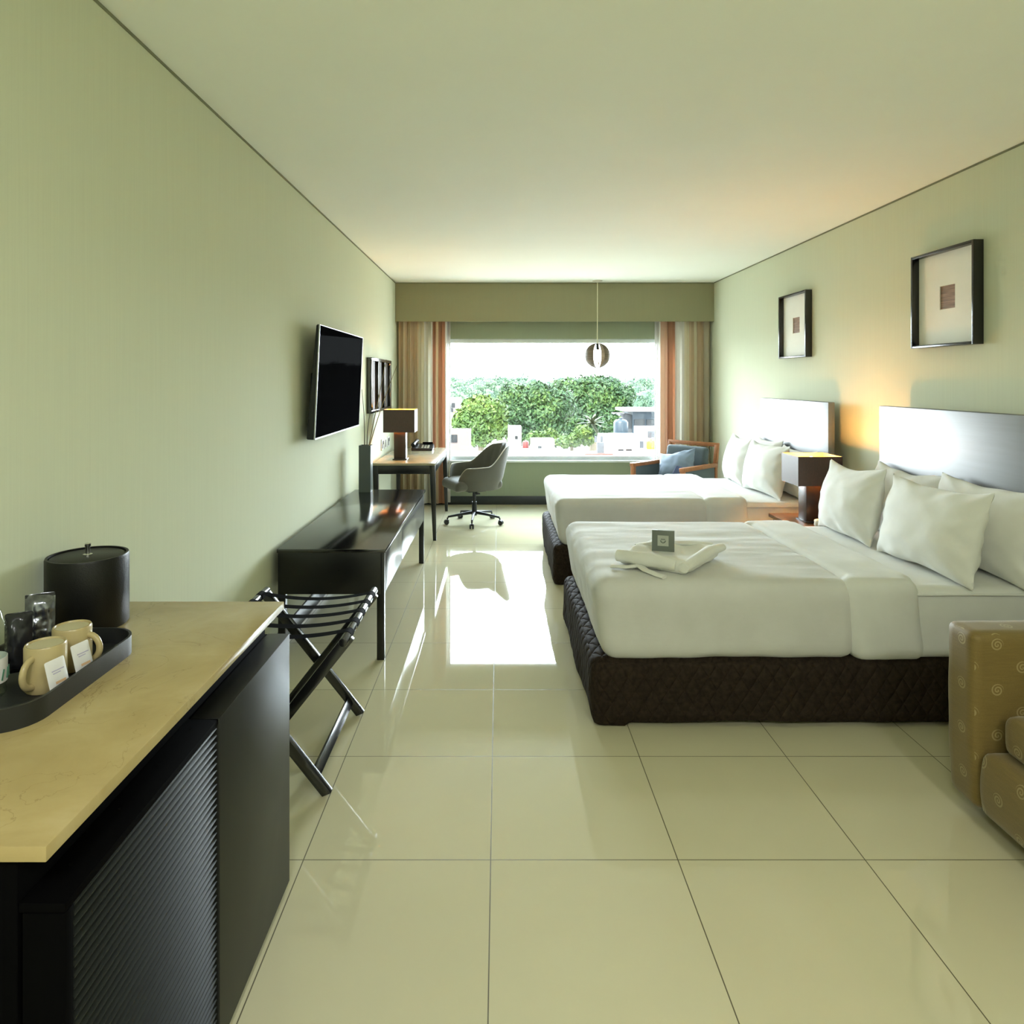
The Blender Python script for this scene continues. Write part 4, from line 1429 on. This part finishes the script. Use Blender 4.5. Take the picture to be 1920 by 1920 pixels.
# ------------------------------------------------------------------ wooden armchair by the window
def wood_chair():
    t = thing('wooden_armchair', 'wooden armchair with slate cushions in the corner by the window', 'armchair', (0, 0, 0))
    # local: front -Y, width along X
    W, D_ = 0.66, 0.66
    bw = 0.045
    yb = 0.28
    mb = MB()
    def bp(x, z):  # lean of the back
        return (x, yb + (z - 0.3) * 0.16, z)
    mb.bar(bp(-0.30, 0.30), bp(-0.30, 0.84), bw, 0.035, (0, 1, 0), 0.004)
    mb.bar(bp(0.30, 0.30), bp(0.30, 0.84), bw, 0.035, (0, 1, 0), 0.004)
    mb.bar(bp(-0.322, 0.822), bp(0.322, 0.822), 0.042, 0.035, (0, 1, 0), 0.004)
    mb.bar(bp(-0.30, 0.565), bp(0.30, 0.565), 0.035, 0.03, (0, 1, 0), 0.004)
    mb.build('back_frame', 'wood_orange', t, local=True)
    mxb = Matrix.Translation((0, yb - 0.045, 0.60)) @ Matrix.Rotation(R(-9), 4, 'X')
    MB().soft((-0.262, -0.05, -0.17), (0.262, 0.04, 0.20), 0.04, 0.02, lambda p, n: p + n * 0.004 * fbm((p.x * 5, p.y * 5, p.z * 5), 1), mxb).build('back_cushion', 'slate_fabric', t, smooth=60, local=True)
    MB().soft((-0.28, -0.33, 0.30), (0.28, 0.24, 0.44), 0.04, 0.025, None).build('seat_cushion', 'slate_fabric', t, smooth=60, local=True)
    mb = MB()
    mb.box(-0.30, 0.30, -0.33, 0.27, 0.24, 0.30, 0.004)
    mb.build('seat_frame', 'wood_orange', t, local=True)
    for s_ in (-1, 1):
        a = MB()
        a.box(s_ * 0.315 - 0.028, s_ * 0.315 + 0.028, -0.36, 0.31, 0.585, 0.625, 0.004)
        a.build('armrest', 'wood_orange', t, local=True)
        MB().box(s_ * 0.315 - 0.012, s_ * 0.315 + 0.012, -0.31, 0.27, 0.30, 0.584, 0.004).build('side_panel', 'slate_fabric', t, local=True)
        MB().box(s_ * 0.315 - 0.022, s_ * 0.315 + 0.022, -0.355, -0.311, 0, 0.584, 0.004).build('leg', 'wood_orange', t, local=True)
        MB().box(s_ * 0.315 - 0.022, s_ * 0.315 + 0.022, 0.271, 0.315, 0, 0.584, 0.004).build('leg', 'wood_orange', t, local=True)
    return t
wc = wood_chair()
wc.location = (1.945, 7.51, 0)
wc.rotation_euler = (0, 0, R(-48))
cu = thing('cushion', 'pale blue cushion with navy corner lying in the wooden armchair', 'cushion', (0, 0, 0))
co_ = pillow_mb(0.44, 0.34, 0.14, 21).build('cover', 'blue_pillow', cu, smooth=80, local=True)
nv = MB()
nv.soft((0.05, -0.072, -0.13), (0.19, -0.045, -0.02), 0.012, 0.01, None, Matrix.Rotation(R(25), 4, 'Y'))
nv.build('navy_patch', 'navy', cu, smooth=60, local=True)
cu.location = (1.965, 7.525, 0.607)
cu.rotation_euler = (Matrix.Rotation(R(-48), 4, 'Z') @ Matrix.Rotation(R(-28), 4, 'X') @ Matrix.Rotation(R(-14), 4, 'Y')).to_euler()

# ------------------------------------------------------------------ tan armchair in front
ta = thing('tan_armchair', 'tan tub armchair with a spiral pattern standing in front of the bed', 'armchair', (2.06, 2.0, 0))
def puff(a):
    return lambda p, n: p + n * a * (0.4 + 0.6 * noise.noise(p * 2.3))
for (ya, yb) in ((2.345, 2.495), (1.50, 1.65)):
    MB().soft((1.637, ya, 0.05), (2.46, yb, 0.665), 0.028, 0.02, lambda p, n: p + n * 0.003 * fbm(p, 4) + Vector((max(0, 0.25 - p.z) * 0.06 * (1 if p.x < 1.8 else 0), 0, 0))).build('arm', 'spiral', ta, smooth=60)
MB().soft((2.30, 1.655, 0.05), (2.50, 2.34, 0.74), 0.04, 0.03).build('backrest', 'spiral', ta, smooth=60)
MB().soft((1.652, 1.655, 0.05), (2.29, 2.34, 0.268), 0.03, 0.02, lambda p, n: p + Vector((-0.012 * math.sin(PI * max(0, min(1, (p.z - 0.05) / 0.2))) if p.x < 1.7 else 0, 0, 0))).build('seat_base', 'spiral', ta, smooth=60)
def sc_fn(p, n):
    u = (p.y - 2.0) / 0.33
    return p + Vector((0, 0, 0.012 * (1 - min(1, u * u)) if n.z > 0.5 else 0)) + n * 0.003 * fbm(p, 5)
MB().soft((1.705, 1.675, 0.272), (2.29, 2.312, 0.405), 0.035, 0.02, sc_fn).build('seat_cushion', 'spiral', ta, smooth=60)
for xx in (1.76, 2.42):
    for yy in (1.58, 2.42):
        MB().cyl((xx, yy, 0), (xx, yy, 0.055), 0.02, 0.026, 16).build('leg', 'wood_black', ta)

# ------------------------------------------------------------------ pendant lamp
PXc, PYc, PZc, PR = 1.174, 8.09, 1.832, 0.150
pn = thing('pendant_lamp', 'round wooden slatted pendant lamp hanging in front of the window', 'pendant lamp', (PXc, PYc, ZC))
MB().lathe([(0, 0), (0.060, 0), (0.058, -0.012), (0.02, -0.022), (0.006, -0.03), (0, -0.03)], (PXc, PYc, ZC), 28).build('canopy', 'canopy', pn)
MB().cyl((PXc, PYc, ZC - 0.028), (PXc, PYc, PZc + 0.145), 0.005, n=8).build('cord', 'cord', pn)
mb = MB()
mb.lathe([(0.012, 0.145), (0.045, 0.142), (0.05, 0.137), (0.045, 0.134), (0.0, 0.136)], (PXc, PYc, PZc), 24)
mb.build('top_cap', 'pend_wood', pn)
mb = MB()
mb.lathe([(0.046, -0.138), (0.054, -0.138), (0.054, -0.145), (0.046, -0.145), (0.046, -0.138)], (PXc, PYc, PZc), 24)
mb.build('shade_ring', 'pend_wood', pn)
for a0, hwid in ((-142, 26), (-38, 26), (142, 26), (38, 26), (180, 11), (0, 11), (75, 4.0), (105, 4.0)):
    bm = bmesh.new()
    rows = []
    for j in range(17):
        ph_ = R(-72 + 144 * j / 16)
        row = []
        for i in range(5):
            a = R(a0 - hwid + 2 * hwid * i / 4)
            row.append(bm.verts.new((PXc + PR * math.cos(ph_) * math.cos(a), PYc + PR * math.cos(ph_) * math.sin(a), PZc + PR * math.sin(ph_))))
        rows.append(row)
    for j in range(16):
        for i in range(4):
            bm.faces.new((rows[j][i], rows[j][i + 1], rows[j + 1][i + 1], rows[j + 1][i]))
    bmesh.ops.solidify(bm, geom=bm.faces[:], thickness=0.004)
    mb = MB()
    mb.add(bm)
    mb.build('slat', 'pend_wood', pn, smooth=60)
MB().cyl((PXc, PYc, PZc + 0.07), (PXc, PYc, PZc + 0.14), 0.016, n=16).build('socket', 'metal_black', pn)
MB().lathe([(0, -0.085), (0.012, -0.082), (0.02, -0.06), (0.02, 0.0), (0.012, 0.05), (0.012, 0.069), (0, 0.069)], (PXc, PYc, PZc), 20).build('light_bulb', 'bulb', pn, smooth=60)

# ------------------------------------------------------------------ outside
GZ = -7.5
MB().box(-400, 500, 11.0, 900, GZ - 0.5, GZ).build('ground', 'ground', kind='structure')

def building(x0, x1, y0, y1, z1, mat, label, wins=(), parapet=0.25, roof='roof_white', cat='building', extra=None, wmat='dark_window'):
    t = thing('building', label, cat, ((x0 + x1) / 2, (y0 + y1) / 2, GZ))
    MB().box(x0, x1, y0, y1, GZ, z1).build('walls', mat, t, smooth=0)
    if parapet:
        mb = MB()
        k = 0.15
        mb.box(x0, x1, y0, y0 + k, z1, z1 + parapet).box(x0, x1, y1 - k, y1, z1, z1 + parapet)
        mb.box(x0, x0 + k, y0 + k, y1 - k, z1, z1 + parapet).box(x1 - k, x1, y0 + k, y1 - k, z1, z1 + parapet)
        mb.build('parapet', mat, t, smooth=0)
    for (wx, wz, ww, wh) in wins:
        MB().box(wx - ww / 2, wx + ww / 2, y0 - 0.04, y0 - 0.001, wz - wh / 2, wz + wh / 2, 0.01).build('window', wmat, t, smooth=0)
    return t
def px(x, D): return (x - 935) * D / 1276
def pz(y, D): return CAMH - (y - 713) * D / 1276

building(-16.0, 18.0, 20.0, 27.6, -1.55, 'roof_white', 'wide white flat-roofed building just below the window', (), 0.22)
D = 31.0
building(-4.2, px(880, D), D, D + 2, pz(809, D), 'pink_wall', 'pinkish house with two small windows seen left of the green trees', [(px(843, D), pz(822, D), 0.28, 0.35), (px(853, D), pz(822, D), 0.2, 0.35)], 0)
D = 33.0
building(px(953, D), px(978, D), D, D + 1.5, pz(801, D), 'white_wall', 'narrow white roof tower with one small dark hole', [(px(968, D), pz(820, D), 0.12, 0.14)], 0)
D = 30.0
building(px(997, D), px(1040, D), D, D + 1.2, pz(829, D), 'white_wall', 'low white roof block in front of the shrubs', [(px(1012, D), pz(838, D), 0.15, 0.08)], 0.1)
building(px(1130, D), px(1199, D), D, D + 1.5, pz(822, D), 'white_wall', 'white house with two small dark windows behind the roofs', [(px(1164, D), pz(845, D), 0.22, 0.12), (px(1179, D), pz(845, D), 0.25, 0.13)], 0.12)
D = 33.0
building(px(1200, D), px(1260, D), D, D + 1.5, pz(806, D), 'white_wall', 'white block with a grey window below the dark blue building', [(px(1221, D), pz(814, D), 0.32, 0.3), (px(1203, D), pz(836, D), 0.16, 0.45), (px(1233, D), pz(814, D), 0.08, 0.2)], 0.1, wmat='grey_wall')
D = 38.0
t = building(px(1186, D), px(1262, D), D, D + 2.5, pz(770, D), 'blue_grey', 'dark blue building with flat white roof slab beside the curtain', [(px(1199, D), pz(795, D), 0.6, 0.55), (px(1222, D), pz(795, D), 0.6, 0.5)], 0)
MB().box(px(1166, D), px(1264, D), D - 0.5, D + 2.2, pz(771, D), pz(766, D)).build('roof_slab', 'white_wall', t, smooth=0)
MB().box(px(1163, D), px(1186, D), D + 0.2, D + 3, GZ, pz(778, D)).build('side_block', 'grey_wall', t, smooth=0)
# water tanks and small roof things
def tank(cx, cy, z0, r, h, mat, label, cat='tank'):
    t = thing('water_tank', label, cat, (cx, cy, z0), 'roof tanks')
    MB().lathe([(0, 0), (r, 0), (r, h * 0.8), (r * 0.75, h * 0.95), (r * 0.25, h), (0, h)], (cx, cy, z0), 24).build('barrel', mat, t, smooth=50)
    MB().cyl((cx, cy, z0 + h), (cx, cy, z0 + h * 1.08), r * 0.25, n=12).build('lid', mat, t)
    return t
D = 34.0
building(px(1150, D), px(1186, D), D - 0.6, D + 1.6, pz(816, D), 'white_wall', 'small white roof hut carrying the blue grey tank', (), 0)
tank(px(1164, D), D, pz(816, D), 0.36, 0.80, 'blue_grey', 'tall blue grey tank left of the dark blue building')
D = 29.0
building(px(1204, D), px(1262, D), D, D + 0.9, pz(844, D), 'white_wall', 'low white ledge under the yellow tank', (), 0)
tank(px(1226, D), D + 0.5, pz(844, D), 0.20, 0.40, 'yellow', 'bright yellow tank on a white roof beside the curtain')
D = 31.6
building(px(976, D), px(996, D), D - 0.2, D + 1, pz(841, D), 'white_wall', 'small white stand under the red tank', (), 0)
tank(px(986, D), D + 0.3, pz(841, D), 0.15, 0.34, 'red', 'small red tank beside the narrow white tower')
D = 27.0
t = thing('roof_vent', 'grey square roof vent with a reddish base on the white roof', 'vent', (px(1124, D), D, -1.55))
MB().box(px(1119, D), px(1131, D), D - 0.2, D + 0.1, -1.33, pz(829, D)).build('housing', 'grey_wall', t, smooth=0)
MB().box(px(1095, D), px(1147, D), D - 0.35, D + 0.3, -1.55, -1.33).build('base', 'terracotta', t, smooth=0)
mb = MB()
for xx in (1117, 1128):
    mb.cyl((px(xx, D), D, pz(829, D)), (px(xx, D), D, pz(818, D)), 0.05, n=8)
mb.build('pipes', 'grey_wall', t)
D = 69.0
building(px(838, D), px(862, D), D, D + 4, pz(752, D), 'white_wall', 'distant white building with dark windows at the left window edge', [(px(843, D), pz(762, D), 0.35, 0.5), (px(850, D), pz(760, D), 0.35, 0.5), (px(846, D), pz(769, D), 0.4, 0.4)], 0.3)
def crown_mb(blobs, n, size, seed):
    rnd = random.Random(seed)
    vs, fs = [], []
    wts = [b[3] * b[3] for b in blobs]
    for _ in range(n):
        cx_, cy_, cz_, r, sq = rnd.choices(blobs, wts)[0]
        d = Vector((rnd.gauss(0, 1), rnd.gauss(0, 1), rnd.gauss(0, 1)))
        if d.length < 1e-3:
            continue
        d.normalize()
        if d.y > 0.55 or d.z < -0.75:
            d.y *= -1
        rad = r * (1.0 + 0.16 * noise.noise(d * 3 + Vector((cx_, cy_, cz_)))) * rnd.uniform(0.80, 1.05)
        p = Vector((cx_ + d.x * rad, cy_ + d.y * rad, cz_ + d.z * rad * sq))
        nrm = (d + Vector((rnd.gauss(0, .55), rnd.gauss(0, .55), rnd.gauss(0, .55)))).normalized()
        a = nrm.orthogonal().normalized()
        a = Matrix.Rotation(rnd.uniform(0, 2 * PI), 3, nrm) @ a
        b_ = nrm.cross(a)
        s = size * rnd.uniform(0.6, 1.35)
        k = len(vs)
        vs += [p - a * s, p + b_ * s * 0.5 + nrm * s * .12, p + a * s, p - b_ * s * 0.5 + nrm * s * .12]
        fs += [(k, k + 1, k + 2), (k, k + 2, k + 3)]
    for (cx_, cy_, cz_, r, sq) in blobs:
        bm = bmesh.new()
        bmesh.ops.create_icosphere(bm, subdivisions=2, radius=r * 0.80)
        k = len(vs)
        bm.verts.ensure_lookup_table()
        for v in bm.verts:
            f = 1 + 0.2 * noise.noise(v.co * 1.7 / r + Vector((cx_, cy_, cz_)))
            vs.append(Vector((cx_ + v.co.x * f, cy_ + v.co.y * f, cz_ + v.co.z * sq * f)))
        for f in bm.faces:
            fs.append(tuple(v.index + k for v in f.verts))
        bm.free()
    me = bpy.data.meshes.new('crown')
    me.from_pydata(vs, [], fs)
    mb = MB()
    mb.bm.from_mesh(me)
    bpy.data.meshes.remove(me)
    return mb

def tree(cx, cy, blobs, n, size, mat, seed, label, trunk=0.25, group='trees outside the window', cat='tree'):
    t = thing('tree', label, cat, (cx, cy, GZ), group)
    crown_mb(blobs, n, size, seed).build('crown', mat, t, smooth=0)
    zz = min(b[2] for b in blobs)
    MB().tube([(cx, cy, GZ), (cx + 0.15, cy, (GZ + zz) / 2), (cx, cy, zz)], [trunk, trunk * 0.8, trunk * 0.6], 10).build('trunk', 'bark', t)
    return t
def blobs_px(lst, D):
    return [(px(x, D), D + dy, pz(y, D), r * D / 1276, sq) for (x, y, r, dy, sq) in lst]
D = 44.0
tree(px(900, D), D, blobs_px([(900, 778, 36, 0, 1.0), (874, 788, 24, -0.4, 1.0), (925, 775, 27, -0.3, 1.0), (905, 758, 20, 0, 1), (898, 805, 32, -0.3, 1), (932, 800, 22, -0.4, 1), (868, 802, 18, 0, 1), (885, 765, 18, -.5, 1)], D), 6000, 0.17, 'leaf_yellow', 31, 'bright yellow green round tree at the left of the view', 0.3)
D = 52.0
tree(px(985, D), D, blobs_px([(985, 765, 42, 0, 1.0), (960, 748, 26, -.5, 1), (1005, 742, 26, -.5, 1), (960, 780, 34, -.6, 1), (1010, 785, 36, -.6, 1), (978, 805, 32, -.3, 1), (1040, 760, 40, 0, 1), (950, 735, 14, 0, 1), (1030, 800, 34, 0, 1)], D), 8500, 0.19, 'leaf', 32, 'broad dense green tree in the middle of the view', 0.45)
D = 58.0
tree(px(1110, D), D, blobs_px([(1110, 745, 46, 0, 0.9), (1070, 740, 34, -.5, .9), (1140, 728, 24, -.5, .9), (1168, 742, 22, -.5, .9), (1155, 765, 28, -.4, 1), (1090, 780, 46, -.5, 1), (1075, 800, 30, -1, 1), (1130, 785, 34, -.5, 1), (1050, 735, 22, 0, 1), (1100, 722, 16, 0, 1), (1125, 718, 14, 0, 1), (1150, 800, 28, -.3, 1)], D), 9500, 0.20, 'leaf', 33, 'tallest broad green tree, behind the palm', 0.5)
D = 40.0
def shrub(cx, D, lst, n, mat, seed, label):
    t = thing('shrub', label, 'shrub', (cx, D, GZ), 'shrubs outside the window')
    crown_mb(blobs_px(lst, D), n, 0.13, seed).build('foliage', mat, t, smooth=0)
    MB().cyl((cx, D, GZ), (cx, D, pz(835, D)), 0.1, n=8).build('stem', 'bark', t)
    return t
shrub(px(1015, D), D, [(1000, 820, 13, 0, .9), (1018, 822, 14, 0, .9), (1033, 815, 12, 0, .9), (1042, 826, 12, 0, .9)], 1500, 'leaf_yellow', 41, 'pale yellow green shrub in front of the middle tree')
D = 38.4
shrub(px(1072, D), D, [(1060, 827, 14, 0, .9), (1078, 824, 15, 0, .9), (1092, 812, 16, 0, .9), (1100, 825, 12, 0, .9)], 1500, 'leaf_yellow', 42, 'bright green shrub beside the palm')
D = 37.0
shrub(px(1143, D), D, [(1143, 806, 17, 0, 1), (1138, 820, 14, 0, 1), (1152, 790, 13, 0, 1)], 1300, 'leaf', 43, 'green shrub between the palm and the dark blue building')
# palm
D = 36.0
pm = thing('palm_tree', 'pale palm tree in front of the tallest green tree', 'palm', (px(1128, D), D, GZ), 'trees outside the window')
pcx, pcz = px(1111, D), pz(795, D)
MB().tube([(px(1128, D), D, GZ), (px(1126, D), D, pz(825, D)), (px(1119, D), D, pz(808, D)), (pcx, D, pcz)], [0.14, 0.11, 0.09, 0.08], 10).build('trunk', 'palm', pm)
rnd = random.Random(5)
for k in range(18):
    a = 2 * PI * k / 18 * 5 + rnd.uniform(-.1, .1)
    el = 0.05 + 1.4 * ((k * 7) % 18) / 17
    L = rnd.uniform(0.8, 1.0)
    b = bmesh.new()
    prevr = None
    dirx, diry = math.cos(a), math.sin(a)
    for i in range(9):
        u = i / 8
        hor = L * u * math.cos(el * (1 - .3 * u))
        ver = L * (u * math.sin(el) - 0.42 * u * u)
        c0 = Vector((pcx + dirx * hor, D + diry * hor, pcz + ver))
        wdt = 0.075 * math.sin(PI * min(1, 0.1 + u * 0.9)) + 0.005
        sx, sy = -diry, dirx
        row = [b.verts.new(c0 + Vector((sx * wdt, sy * wdt, -wdt * 0.5))), b.verts.new(c0), b.verts.new(c0 - Vector((sx * wdt, sy * wdt, wdt * 0.5)))]
        if prevr:
            b.faces.new((prevr[0], row[0], row[1], prevr[1]))
            b.faces.new((prevr[1], row[1], row[2], prevr[2]))
        prevr = row
    mb = MB()
    mb.add(b)
    mb.build('frond', 'palm', pm, smooth=0)
# distant trees
rnd = random.Random(12)
spots = []
for k in range(26):
    x = 830 + k * 17 + rnd.uniform(-5, 5)
    D = 108 + (k * 3 % 5) * 17 + rnd.uniform(-2, 2)
    spots.append((x, D))
where = ['left', 'middle', 'right']
protos = []
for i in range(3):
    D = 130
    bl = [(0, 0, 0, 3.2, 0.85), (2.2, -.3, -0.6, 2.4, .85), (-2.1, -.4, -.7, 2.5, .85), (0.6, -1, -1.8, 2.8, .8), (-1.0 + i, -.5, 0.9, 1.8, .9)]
    t = thing('tree', 'blue green tree with haze in its leaf colour in the distant tree belt on the horizon', 'tree', (0, 0, 0), 'distant trees on the horizon')
    crown_mb(bl, 900, 0.35, 50 + i).build('crown', 'leaf_haze', t, smooth=0)
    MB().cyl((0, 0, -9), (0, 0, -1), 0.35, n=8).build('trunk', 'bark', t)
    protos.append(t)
for k, (x, D) in enumerate(spots):
    z = pz(rnd.uniform(722, 732), D)
    loc = (px(x, D), D, z)
    rz = rnd.uniform(-0.4, 0.4)
    if k < 3:
        o = protos[k]
        o.location = loc
        o.rotation_euler = (0, 0, rz)
    else:
        o = dup(protos[k % 3], loc, rz)
    s = D / 130 * rnd.uniform(0.72, 0.88)
    o.scale = (s, s, s)
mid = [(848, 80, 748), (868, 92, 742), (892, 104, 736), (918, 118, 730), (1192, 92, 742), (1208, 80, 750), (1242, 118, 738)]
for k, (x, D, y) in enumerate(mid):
    o = dup(protos[k % 3], (px(x, D), D, pz(y, D)), rnd.uniform(-.4, .4), 'mid-distance haze-tinted tree ' + ('left of the broad middle tree' if x < 1000 else 'above the dark blue building'), 'mid-distance trees')
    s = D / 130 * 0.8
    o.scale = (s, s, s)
